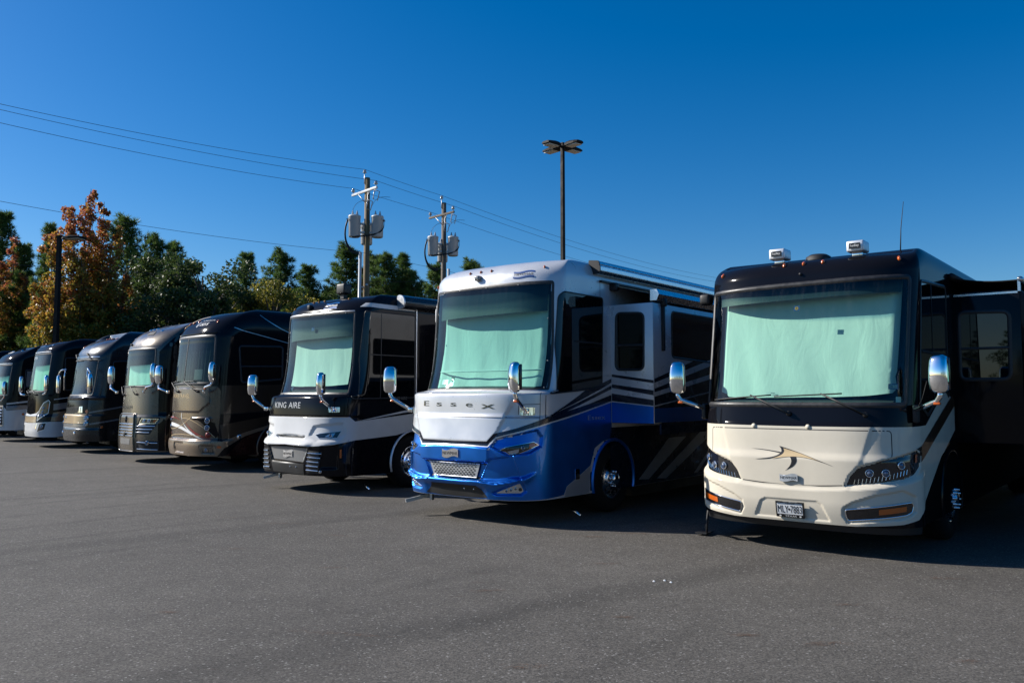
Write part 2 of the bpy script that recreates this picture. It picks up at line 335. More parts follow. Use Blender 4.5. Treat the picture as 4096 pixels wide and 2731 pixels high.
def sdist(poly, s, v):
    """signed distance to a polygon, negative inside"""
    P = np.asarray(poly, float); d = np.full(np.shape(s), 1e9); ins = np.zeros(np.shape(s), bool); n = len(P)
    for i in range(n):
        a, b = P[i], P[(i+1) % n]; e = b-a; wx, wy = s-a[0], v-a[1]
        t = np.clip((wx*e[0]+wy*e[1])/(e@e+1e-12), 0, 1); d = np.minimum(d, np.hypot(wx-e[0]*t, wy-e[1]*t))
        c = ((a[1] > v) != (b[1] > v)) & (s < (b[0]-a[0])*(v-a[1])/(b[1]-a[1]+1e-12)+a[0]); ins ^= c
    return np.where(ins, -d, d)
def dent(poly, depth, w=.012):
    """relief: depth inside the polygon, both sides of the coach"""
    return lambda s, v: depth*(1-sst(0, 2*w, sdist(poly, np.abs(s), v)))
class Shell:
    def __init__(k, W=1.275, D=.6, n=4, m=2, prof=((0, 0), (4, 0)), G=1.2, zr=(2.95, 3.15), H=(.38, .28), I=(.6, .22), L=12.6, disp=None):
        k.W, k.D, k.G, k.L = W, D, G, L; k.prof = prof; k.zr = zr; k.H = H; k.I = I; k.disp = disp
        th = np.linspace(0, math.pi/2, 4000); x = np.unique(np.concatenate([W*np.sin(th)**(2/n), W*np.linspace(0, 1, 2000)]))
        y = D*(1-np.clip(1-(x/W)**n, 0, 1)**(1/m)); s = np.concatenate([[0], np.cumsum(np.hypot(np.diff(x), np.diff(y)))])
        k.S0 = s[-1]; yy = np.arange(.05, L-D+.01, .05)
        k.ts = np.concatenate([s, k.S0+yy]); k.tx = np.concatenate([x, np.full(len(yy), W)]); k.ty = np.concatenate([y, D+yy]); k.Smax = k.ts[-1]
    def s_of_y(k, y): return k.S0 + (y-k.D)
    def plan(k, s):
        a = np.abs(s); return np.interp(a, k.ts, k.tx)*np.sign(s), np.interp(a, k.ts, k.ty)
    def vtop(k, s):
        x, y = k.plan(s); f = sst(.1, 1.3, y); return k.zr[0]+(k.zr[1]-k.zr[0])*f + 1.35*(k.H[0]+(k.H[1]-k.H[0])*f)
    def raw(k, s, v):
        s = np.asarray(s, float); v = np.asarray(v, float); e = .012
        d = k.disp(s, v) if k.disp else 0.
        x, y = k.plan(s); x1, y1 = k.plan(s+e); x0, y0 = k.plan(s-e); tx, ty = x1-x0, y1-y0; L = np.hypot(tx, ty)+1e-12; nx, ny = ty/L, -tx/L
        f = sst(.1, 1.3, y); zr = k.zr[0]+(k.zr[1]-k.zr[0])*f; H = k.H[0]+(k.H[1]-k.H[0])*f; I = k.I[0]+(k.I[1]-k.I[0])*f
        ph = np.clip((v-zr)/(1.35*H), 0, 1)*math.pi/2; z = np.minimum(v, zr)+H*np.sin(ph)
        p = pch([a for a, b in k.prof], [b for a, b in k.prof], np.minimum(v, zr)); g = 1-sst(0, k.G, y); c = 1-np.cos(ph)
        fw = np.clip(1-y/1.7, 0, 1)
        return np.stack([(x+nx*d)*(1-k.I[1]/k.W*c), y+ny*d+p*g+k.I[0]*c*fw, z], -1)
    def nrm(k, s, v, e=.006):
        n = np.cross(k.raw(s+e, v)-k.raw(s-e, v), k.raw(s, v+e)-k.raw(s, v-e)); return n/(np.linalg.norm(n, axis=-1, keepdims=True)+1e-12)
    def ev(k, s, v, off=0.):
        s = np.asarray(s, float); v = np.asarray(v, float); P = k.raw(s, v); n = k.nrm(s, v); return P+n*np.asarray(off, float)[..., None], n
class Flat:
    """flat face through o with axes u, w; normal u x w"""
    def __init__(k, o, u, w): k.o, k.u, k.w = (np.asarray(a, float) for a in (o, u, w)); k.n = np.cross(k.u, k.w)
    def ev(k, a, b, off=0.):
        a = np.asarray(a, float)[..., None]; b = np.asarray(b, float)[..., None]; off = np.asarray(off, float)[..., None]
        P = k.o+a*k.u+b*k.w+off*k.n; return P, np.broadcast_to(k.n, P.shape).copy()
def norm_mesh(me, nl):
    me.polygons.foreach_set('use_smooth', [True]*len(me.polygons)); me.update(); me.normals_split_custom_set([tuple(n) for n in nl])
def patch(surf, poly, name, mat, parent, off=.003, cell=.045, skirt=0.):
    """a piece of sheet cut to an outline and laid on a surface; off may be a function of (a,b)"""
    P2 = [Vector((a, b, 0)) for a, b in poly]
    tris = geometry.tessellate_polygon([P2])
    bm = bmesh.new(); vs = [bm.verts.new(p) for p in P2]
    for t in tris:
        try:
            f = bm.faces.new([vs[i] for i in t])
        except ValueError: continue
    bm.normal_update()
    for f in bm.faces:
        if f.normal.z < 0: f.normal_flip()
    if cell and not isinstance(surf, Flat) or (cell and callable(off)):
        xs = [p.x for p in P2]; ys = [p.y for p in P2]
        for lo, hi, ax in ((min(xs), max(xs), 0), (min(ys), max(ys), 1)):
            if ax == 0 and hi-lo > 3.2: cuts = list(np.arange(-1.6, 1.601, cell))+[lo+(-1.6-lo)*q/int(1+(-1.6-lo)/.12) for q in range(1, int(1+(-1.6-lo)/.12))]+[1.6+(hi-1.6)*q/int(1+(hi-1.6)/.12) for q in range(1, int(1+(hi-1.6)/.12))]
            else:
                n = int((hi-lo)/cell); cuts = [lo+(hi-lo)*i/(n+1) for i in range(1, n+1)]
            for c in cuts:
                co = Vector((c, 0, 0)) if ax == 0 else Vector((0, c, 0)); no = Vector((1, 0, 0)) if ax == 0 else Vector((0, 1, 0))
                bmesh.ops.bisect_plane(bm, geom=bm.verts[:]+bm.edges[:]+bm.faces[:], plane_co=co, plane_no=no)
    bm.verts.index_update(); bm.verts.ensure_lookup_table()
    A = np.array([[v.co.x, v.co.y] for v in bm.verts]); a, b = A[:, 0], A[:, 1]
    o = off(a, b) if callable(off) else np.full(len(a), off)
    P, n = surf.ev(a, b, o)
    F = [[v.index for v in f.verts] for f in bm.faces]
    if callable(off):
        e = .01; pa = surf.ev(a+e, b, off(a+e, b))[0]-surf.ev(a-e, b, off(a-e, b))[0]; pb = surf.ev(a, b+e, off(a, b+e))[0]-surf.ev(a, b-e, off(a, b-e))[0]
        n = np.cross(pa, pb); n /= np.linalg.norm(n, axis=1, keepdims=True)+1e-12
    nl = [n[i] for f in F for i in f]; V = list(P)
    if skirt:
        for ed in bm.edges:
            if len(ed.link_faces) == 1:
                i, j = ed.verts[0].index, ed.verts[1].index
                lv = [v.index for v in ed.link_faces[0].verts]; k = lv.index(i)
                if lv[(k+1) % len(lv)] != j: i, j = j, i
                q = len(V); V += [P[i], P[j], P[j]-n[j]*skirt, P[i]-n[i]*skirt]
                F.append([q+3, q+2, q+1, q][::-1][::-1]); fn = np.cross(V[q+1]-V[q], n[i]); fn = fn/(np.linalg.norm(fn)+1e-12)
                F[-1] = [q, q+3, q+2, q+1]; nl += [fn]*4
    bm.free(); me = mesh_of(V, F); norm_mesh(me, nl)
    return link(name, me, mat, parent)
def ribbon(surf, path, w, name, mat, parent, off=.004, closed=False, step=.04, lift=0.):
    """a strip of width w along a path on a surface; w may be a list. lift>0 gives it a rounded section"""
    pts = [np.array(p, float) for p in path]; ws = list(w) if isinstance(w, (list, tuple)) else [w]*len(pts)
    if closed: pts.append(pts[0]); ws.append(ws[0])
    Q = []; W = []
    for i in range(len(pts)-1):
        n = max(1, int(np.linalg.norm(pts[i+1]-pts[i])/step))
        for j in range(n): Q.append(pts[i]+(pts[i+1]-pts[i])*j/n); W.append(ws[i]+(ws[i+1]-ws[i])*j/n)
    if not closed: Q.append(pts[-1]); W.append(ws[-1])
    m = len(Q); Q = np.array(Q)
    T = (np.roll(Q, -1, 0)-np.roll(Q, 1, 0)) if closed else np.gradient(Q, axis=0)
    T /= np.linalg.norm(T, axis=1, keepdims=True)+1e-12; Nn = np.stack([-T[:, 1], T[:, 0]], 1); W = np.array(W)[:, None]
    k = 5 if lift else 2; cols = np.linspace(-.5, .5, k); V = []; O = []
    for c in cols: V.append(Q+Nn*W*c); O.append(np.full(m, off+lift*(1-(2*c)**2) if lift else off))
    V = np.stack(V, 1).reshape(-1, 2); O = np.stack(O, 1).reshape(-1); P, n = surf.ev(V[:, 0], V[:, 1], O)
    F = []
    for i in range(m if closed else m-1):
        j = (i+1) % m
        for c in range(k-1): F.append((i*k+c, j*k+c, j*k+c+1, i*k+c+1)[::-1] if False else (i*k+c, i*k+c+1, j*k+c+1, j*k+c))
    me = mesh_of(P, F, True)
    if lift:
        bm = bmesh.new(); bm.from_mesh(me); bm.normal_update()
        dots = sum(f.normal.dot(Vector(n[f.verts[0].index])) for f in bm.faces)
        if dots < 0: bmesh.ops.reverse_faces(bm, faces=bm.faces)
        bm.to_mesh(me); bm.free()
    else:
        bm = bmesh.new(); bm.from_mesh(me); bm.normal_update()
        rev = [f for f in bm.faces if f.normal.dot(Vector(n[f.verts[0].index])) < 0]; bmesh.ops.reverse_faces(bm, faces=rev); bm.to_mesh(me); bm.free()
        norm_mesh(me, [n[l.vertex_index] for l in me.loops])
    return link(name, me, mat, parent)
def lettering(surf, txt, box, mat, parent, off=.004, name='lettering', depth=0., spacing=1., shear=0., slant=0.):
    """text fitted into box (a0,b0,a1,b1) on a surface; slant lifts the right end"""
    cu = bpy.data.curves.new('text', 'FONT'); cu.body = txt; cu.size = 1; cu.space_character = spacing; cu.shear = shear; cu.resolution_u = 3
    ob = bpy.data.objects.new('text', cu); COL.objects.link(ob); dg = bpy.context.evaluated_depsgraph_get(); me = bpy.data.meshes.new_from_object(ob.evaluated_get(dg))
    bpy.data.objects.remove(ob); bpy.data.curves.remove(cu)
    A = np.array([v.co[:2] for v in me.vertices]); lo, hi = A.min(0), A.max(0); a0, b0, a1, b1 = box
    a = a0+(A[:, 0]-lo[0])/(hi[0]-lo[0])*(a1-a0); b = b0+(A[:, 1]-lo[1])/(hi[1]-lo[1])*(b1-b0)+slant*(a-a0)/(a1-a0)
    F = [list(p.vertices) for p in me.polygons]; bpy.data.meshes.remove(me); P, n = surf.ev(a, b, np.full(len(a), off))
    G = []
    for f in F:
        c = np.cross(P[f[1]]-P[f[0]], P[f[2]]-P[f[0]]); G.append(f if c@n[f[0]] > 0 else f[::-1])
    m2 = mesh_of(P, G); norm_mesh(m2, [n[l.vertex_index] for l in m2.loops]); return link(name, m2, mat, parent)

def superring(cx, cy, z, rx, ry, n=24, p=3.2):
    out = []
    for i in range(n):
        t = 2*math.pi*i/n; c, s = math.cos(t), math.sin(t)
        out.append((cx+rx*math.copysign(abs(c)**(2/p), c), cy+ry*math.copysign(abs(s)**(2/p), s), z))
    return out
GZ = -.12      # the ground in coach coordinates (coach heights are measured from 0.12 m above it)
TYRE = None
class Coach:
    def __init__(k, sh, pose, label):
        k.sh = sh; X, Y, a = pose; k.root = empty('motorhome', (X, Y, -GZ), -R(a)); tag(k.root, label, 'motorhome', 'motorhomes parked in a row')
    def P(k, name, poly, mat, off=.003, mirror=False, cell=.045, skirt=0., parent=None, surf=None):
        o = patch(surf or k.sh, poly, name, mat, parent or k.root, off, cell, skirt)
        if mirror: patch(surf or k.sh, flip(poly), name, mat, parent or k.root, off, cell, skirt)
        return o
    def Rb(k, name, path, w, mat, off=.004, closed=False, mirror=False, lift=0., parent=None, surf=None, step=.04):
        o = ribbon(surf or k.sh, path, w, name, mat, parent or k.root, off, closed, step, lift)
        if mirror: ribbon(surf or k.sh, flip(path), w[::-1] if isinstance(w, list) else w, name, mat, parent or k.root, off, closed, step, lift)
        return o
    def body(k, mat, holes=(), v0=.24, fine=.034, side=.10, mid=1.9, under=()):
        sh = k.sh
        a = list(np.arange(0, sh.S0+.15, fine)); a += list(np.arange(a[-1]+side, sh.S0+5.2, side)); a += list(np.linspace(a[-1]+.5, sh.Smax, 8))
        a = np.array(a); ss = np.concatenate([-a[:0:-1], a]); nr1 = int((mid-v0)/fine); rows = [np.full(len(ss), v) for v in np.linspace(v0, mid, nr1)]
        top = sh.vtop(ss); zr = sh.zr[0]
        for t in np.linspace(0, 1, 40)[1:]: rows.append(mid+(top-mid)*t)
        V = np.stack(rows); S = np.broadcast_to(ss, V.shape); P, n = sh.ev(S, V); nr, nc = V.shape
        Sc = (S[:-1, :-1]+S[1:, 1:])/2; Vc = (V[:-1, :-1]+V[1:, 1:])/2; keep = np.ones(Sc.shape, bool)
        for h in holes:
            keep &= sdist(h, Sc, Vc) > 0
        for h in under: keep &= sdist(h, Sc, Vc) > -.03       # nothing behind the sheet that is painted another colour
        F = []
        for i in range(nr-1):
            for j in range(nc-1):
                if keep[i, j]: F.append((i*nc+j, i*nc+j+1, (i+1)*nc+j+1, (i+1)*nc+j))
        verts = list(P.reshape(-1, 3)); nl = n.reshape(-1, 3)
        loops = [nl[q] for f in F for q in f]
        # rear wall and roof skin
        for i in range(nr-1): F.append((i*nc+nc-1, i*nc, (i+1)*nc, (i+1)*nc+nc-1)); loops += [(0, 1, 0)]*4
        T = (nr-1)*nc; h = nc//2
        for j in range(h):
            F.append((T+j, T+j+1, T+nc-2-j, T+nc-1-j) if j+1 != nc-2-j else (T+j, T+j+1, T+nc-1-j))
            q = [np.array(verts[t]) for t in F[-1]]; fn = np.cross(q[1]-q[0], q[2]-q[0])+1e-9; fn = fn/np.linalg.norm(fn); loops += [fn]*len(F[-1])
        me = mesh_of(verts, F); norm_mesh(me, loops); k.bodyo = link('body', me, mat, k.root)
        return k.bodyo
    def chassis(k, y0=.5, z=.2):
        mb = MB(); mb.box((0, (y0+k.sh.L-.2)/2+.2, .45), (2.2, k.sh.L-.6-y0, .3)); mb.box((0, 2.1, .3), (2.1, .16, .16)); mb.box((0, 1.5, .22), (1.0, .9, .2)); mb.box((0, 6, .12), (1.6, 5.0, .3))
        mb.build('chassis', BLACKM, k.root)
    def arch(k, sc, r, mat, zc=None, w=.05, lift=.02):
        """dark wheel well behind the arch hole, and its lip"""
        zc = .40 if zc is None else zc; y = k.sh.D+sc-k.sh.S0
        for sg in (1, -1):
            mb = MB(); rings = []
            for x in (k.sh.W-.015, k.sh.W-.5): rings.append([(sg*x, y+(r+.02)*math.cos(t), zc+(r+.02)*math.sin(t)) for t in np.linspace(-.35, math.pi+.35, 25)])
            V = [p for q in rings for p in q]; F = [(i, i+1, 26+i, 25+i) for i in range(24)]; mb.add(V, F, True)
            b = len(V); mb.add([(sg*(k.sh.W-.5), y, zc)]+rings[1], [(0, i+1, i+2) for i in range(24)])
            mb.build('wheel_well', BLACKM, k.root)
        pa = [(sc+r*math.cos(t), zc+r*math.sin(t)) for t in np.linspace(-.28, math.pi+.28, 26)]
        k.Rb('wheel_arch', pa, w, mat, .006, mirror=True, lift=lift)
    def archhole(k, sc, r, zc=.40):
        h = [(sc+(r+.02)*math.cos(t), zc+(r+.02)*math.sin(t)) for t in np.linspace(-.55, math.pi+.55, 26)]
        h = [h[0]]+h+[h[-1]]; h[0] = (h[1][0], 0.); h[-1] = (h[-2][0], 0.)
        return [h, flip(h)]
    def wheel(k, y, x=None, lugs=.05, zc=.40, both=True):
        x = k.sh.W-.02 if x is None else x
        for sg in ((1, -1) if both else (1,)):
            M = Matrix.Translation((sg*x, y, zc)) @ Matrix.Rotation(math.pi/2*sg, 4, 'Y')
            mb = MB(); mb.lathe([(.30, -.01), (.292, .0), (.275, -.012), (.262, -.05), (.25, -.075), (.20, -.062), (.16, -.045), (.145, -.02), (.142, .0), (.02, .0), (.0, 0)], M, 40)
            w = mb.build('wheel', ALU, k.root); mb = MB(); mb.lathe([(.278, -.010), (.292, .006), (.304, -.002)], M, 40); mb.build('rim_lip', CHROME, w)
            mb = MB(); mb.lathe([(.285, -.02), (.30, -.004), (.33, .012), (.42, .022), (.485, .0), (.508, -.03), (.518, -.06), (.518, -.24), (.50, -.28), (.40, -.29), (.28, -.27)], M, 48); mb.build('tyre', RUBBER, w)
            mb = MB(); mb.lathe([(.088, -.01), (.088, .055), (.08, .085), (.05, .10), (0, .105)], M, 24); mb.build('hub_cap', CHROME, w)
            mb = MB()
            for i in range(10):
                t = 2*math.pi*i/10+.2; L = M @ Matrix.Translation((.118*math.cos(t), .118*math.sin(t), 0)); mb.lathe([(.019, -.02), (.019, lugs*.5), (.015, lugs), (.0, lugs+.006)], L, 8)
            mb.build('lug_ring', CHROME, w)
            mb = MB()
            for i in range(10):
                t = 2*math.pi*i/10; L = M @ Matrix.Translation((.212*math.cos(t), .212*math.sin(t), -.058)) @ Matrix.Rotation(t, 4, 'Z') @ Matrix.Scale(.75, 4, (1, 0, 0)); mb.lathe([(.028, .006), (.0, .004)], L, 12)
            mb.build('hand_hole', BLACKM, w)
    def windscreen(k, poly, mat, gasket=.05, gmat=None, lift=.008, r=.06):
        rp = rnd(poly, r, 5); o = k.P('windshield', rp, mat, .0, cell=.06)
        k.Rb('windshield_gasket', rp, gasket, gmat or GASKET, .002, closed=True, lift=lift); return o
    def dashboard(k, vz, smax=1.1, mat=None):
        ss = np.linspace(-smax, smax, 25); a = k.sh.ev(ss, np.full(25, vz), np.full(25, -.05))[0]
        b = a.copy(); b[:, 1] = 1.5; b[:, 2] = vz+.02; c = b.copy(); c[:, 2] = .9; m = a.copy(); m[:, 1] = a[:, 1]*.45+.5; m[:, 2] = vz+.07
        V = np.concatenate([a, m, b, c]); F = []
        for r in range(3):
            for i in range(24): F.append((r*25+i, r*25+i+1, r*25+26+i, r*25+25+i))
        return link('dashboard', mesh_of(V, F, True), mat or DASH, k.root)
    def mirror(k, x, y, z0, z1, w=.2, d=.15, base=(1.1, .1, 1.5), arm=None, rot=18, mat=None, plate=True, under=True, left=None):
        """chrome shelled side mirror on an arm, one on each side"""
        for sg in (1, -1):
            if sg < 0 and left: x, y = left
            mb = MB(); rings = []; h = z1-z0; Mr = Matrix.Translation((sg*x, y, 0)) @ Matrix.Rotation(-sg*R(rot), 4, 'Z')
            for t, q in ((0, .55), (.03, .82), (.10, .98), (.3, 1.03), (.6, 1.0), (.85, .93), (.95, .80), (1, .5)):
                ring = superring(0, 0, z0+h*t, w/2*q, d/2*q*(1 if t > .1 else .9), 20, 3.)
                rings.append([Mr @ Vector((px, py-.02*math.sin(math.pi*t), pz)) for px, py, pz in ring])
            mb.loft(rings); hd = mb.build('mirror_housing', mat or CHROME, k.root)
            mb = MB(); mb.box((0, d*.44, (z0+z1)/2), (w*.84, .03, h*.86), None, .012); mb.V = [tuple(Mr @ Vector(v)) for v in mb.V]; mb.build('mirror_glass', HOUSING, hd)
            p0 = Mr @ Vector((0, 0, z0+.02)); bx, by, bz = base; p3 = Vector((sg*bx, by, bz))
            if arm: path = [p0]+[Vector((sg*a, b, c)) for a, b, c in arm]+[p3]
            else:
                q = p0+Vector((0, 0, -.09)); path = [p0, p0+Vector((0, 0, -.05)), q+(p3-q)*.12, q+(p3-q)*.5, p3]
            mb = MB(); mb.tube(path, [.03]*(len(path)-1)+[.026], 10); am = mb.build('mirror_arm', CHROME, hd)
            if under:
                c = path[2]+Vector((0, 0, -.03)); mb = MB(); mb.box(c, (.07, .05, .03), None, .01); mb.build('turn_lamp', AMBER, hd)
            if plate:
                mb = MB(); mb.box(p3, (.07, .06, .075), Matrix.Rotation(-sg*R(20), 3, 'Z'), .012); mb.build('mirror_bracket', CHROME, hd)
    def markers(k, pts, r=.016, mat=None):
        for s, v in pts:
            P, n = k.sh.ev(np.array(s), np.array(v)); n = Vector(n); M = Matrix.Translation(Vector(P)) @ n.to_track_quat('Z', 'Y').to_matrix().to_4x4() @ Matrix.Scale(1.7, 4, (0, 1, 0))
            mb = MB(); mb.lathe([(r, -.004), (r, .012), (r*.7, .022), (0, .026)], M, 12); mb.build('marker_lamp', mat or AMBER, k.root)
    def knob(k, name, s, v, r, h, mat, parent=None, n=16, off=0., surf=None, dome=True):
        P, nn = (surf or k.sh).ev(np.array(float(s)), np.array(float(v)), np.array(off)); M = Matrix.Translation(Vector(P)) @ Vector(nn).to_track_quat('Z', 'Y').to_matrix().to_4x4()
        mb = MB(); mb.lathe([(r, -.003), (r, h*.5), (r*.8, h*.85), (r*.4, h), (0, h)] if dome else [(r, -.003), (r, h), (0, h)], M, n); return mb.build(name, mat, parent or k.root)
    def lamp(k, s, v, r, parent, off=0., glass=None):
        P, nn = k.sh.ev(np.array(float(s)), np.array(float(v)), np.array(off)); M = Matrix.Translation(Vector(P)) @ Vector(nn).to_track_quat('Z', 'Y').to_matrix().to_4x4()
        mb = MB(); mb.lathe([(r*1.22, 0), (r*1.22, .012), (r*1.08, .02), (r, .014), (r*.95, .004)], M, 22); mb.build('lamp_ring', CHROME, parent)
        mb = MB(); mb.lathe([(r*.96, .004), (r*.85, .013), (r*.5, .022), (0, .026)], M, 22); mb.build('projector_lens', glass or LAMPGLASS, parent)
    def rail(k, name, y0, y1, x, z, prof, mat, parent=None):
        """straight extrusion along the coach; prof: closed (x,z) outline"""
        mb = MB(); mb.loft([[(x+a, y, z+b) for a, b in prof] for y in (y0, y1)], smooth=False); return mb.build(name, mat, parent or k.root)
def rbox(w, h, r=.03, n=3):
    return rnd([(-w/2, -h/2), (w/2, -h/2), (w/2, h/2), (-w/2, h/2)], r, n)

# ------------------------------------------------------------------ setting
def sheet(name, pts, z, mat):
    me = mesh_of([(x, y, z) for x, y in pts], [tuple(range(len(pts)))]); o = link(name, me, mat); return tag(o, kind='structure')
sheet('ground', [(-700, -700), (700, -700), (700, 700), (-700, 700)], -.03, FLOORM)
sheet('parking_lot', [(-75, -34), (60, -34), (60, 14), (28.4, 14), (9.6, 16.9), (-44, 62), (-75, 62)], 0., ASPHALT)
sheet('dirt_lot', [(60, 14.004), (60, 52), (9.7, 60), (-6, 46), (-14.9, 37.6), (9.61, 17.01), (28.4, 14.01)], -.006, DIRT)
sheet('grass_verge', [(-200, -34.01), (-200, -160), (200, -160), (200, -34.01)], -.012, GRASSM)

# ------------------------------------------------------------------ motorhomes
def wave(a0, a1, b, amp, h, n=10):
    """banner-like wavy strip outline"""
    t = [i/n for i in range(n+1)]; up = [(a0+(a1-a0)*q, b+h/2+amp*math.sin(2*math.pi*q)*-1) for q in t]; lo = [(a0+(a1-a0)*q, b-h/2+amp*math.sin(2*math.pi*q)*-1) for q in t]
    return lo+up[::-1]
def emblem(c, a0, b0, a1, b1, surf=None, back=None, ink=None, off=.004, badge=True):
    """maker's plate: wavy edged badge with the name across"""
    h = b1-b0; n = 10; t = [i/n for i in range(n+1)]; am = h*.14; cc = c.sh if surf is None else surf
    if badge:
        pl = [(a0+(a1-a0)*q, b0-am*math.sin(2*math.pi*q)) for q in t]+[(a0+(a1-a0)*q, b1-am*math.sin(2*math.pi*q)) for q in t][::-1]
        e = c.P('maker_badge', pl, back or CHROME, off+.012, skirt=.014, surf=cc); pr = e; o2 = off+.0145
    else:
        e = c.P('badge_wave', wave(a0, a1, b1-h*.10, h*.1, h*.26), back, off, surf=cc); c.P('badge_wave', wave(a0, a1, b0+h*.10, h*.1, h*.26), back, off, surf=cc); pr = c.root; o2 = off
    lettering(cc, 'NEWMAR', (a0+(a1-a0)*.04, b0+h*(.30 if badge else .36), a1-(a1-a0)*.04, b0+h*(.70 if badge else .68)), ink or BLACKPRINT, pr, o2)
def shade_off(d, seed=0, amp=.012, top=3., sh=None, edge=1.15):
    """a shade hangs flat across the cab while the glass bows out, so it stands farther behind the glass at the centre"""
    ye = float(sh.plan(np.array(edge))[1]) if sh else 0.
    def f(a, b):
        bow = .6*np.maximum(ye-sh.plan(a)[1], 0) if sh else 0.
        return -d-bow+amp*np.sin(a*5.+seed)*np.sin(b*2.3+seed)+amp*.7*np.sin(a*13+b*4+seed)*np.clip(top-b, 0, 1)
    return f
def seam(c, path, w=.010, closed=False, mirror=False, mat=None): return c.Rb('panel_seam', path, w, mat or BLACKM, .0032, closed=closed, mirror=mirror)
def wiper(c, piv, elbow, blade, up=.05):
    P = lambda s, v, o: Vector(c.sh.ev(np.array(s), np.array(v), np.array(o))[0]); mb = MB()
    mb.tube([P(*piv, .02), P(*piv, .06), P(*elbow, up)], [.02, .016, .010], 6); w = mb.build('wiper', BLACKM, c.root)
    n = 8; mb = MB(); mb.tube([P(blade[0][0]+(blade[1][0]-blade[0][0])*i/n, blade[0][1]+(blade[1][1]-blade[0][1])*i/n, .03) for i in range(n+1)], .009, 6); mb.build('wiper_blade', BLACKM, w)
    c.knob('wiper_pivot', piv[0], piv[1], .03, .05, BLACKM, w)
def slide(c, y0, y1, z0, z1, d, mat):
    """slide-out room: a box standing out of the side wall; returns its front and outer faces"""
    W = c.sh.W; mb = MB(); mb.box((W+d/2-.1, (y0+y1)/2, (z0+z1)/2), (d+.2, y1-y0, z1-z0), None, .012); o = mb.build('slide_out', mat, c.root)
    return o, Flat((0, y0, 0), (1, 0, 0), (0, 0, 1)), Flat((W+d, 0, 0), (0, 1, 0), (0, 0, 1))
def pane(c, poly, surf=None, r=.06, fr=.045, parent=None, bar=None):
    """framed dark side window"""
    rp = rnd(poly, r, 4); g = c.P('window', rp, DARKGLASS, .004, surf=surf, parent=parent); c.Rb('window_frame', rp, fr, GASKET, .005, closed=True, lift=.008, surf=surf, parent=parent if parent else g)
    if bar: c.Rb('window_bar', bar, .035, GASKET, .006, lift=.006, surf=surf, parent=parent if parent else g)
    return g

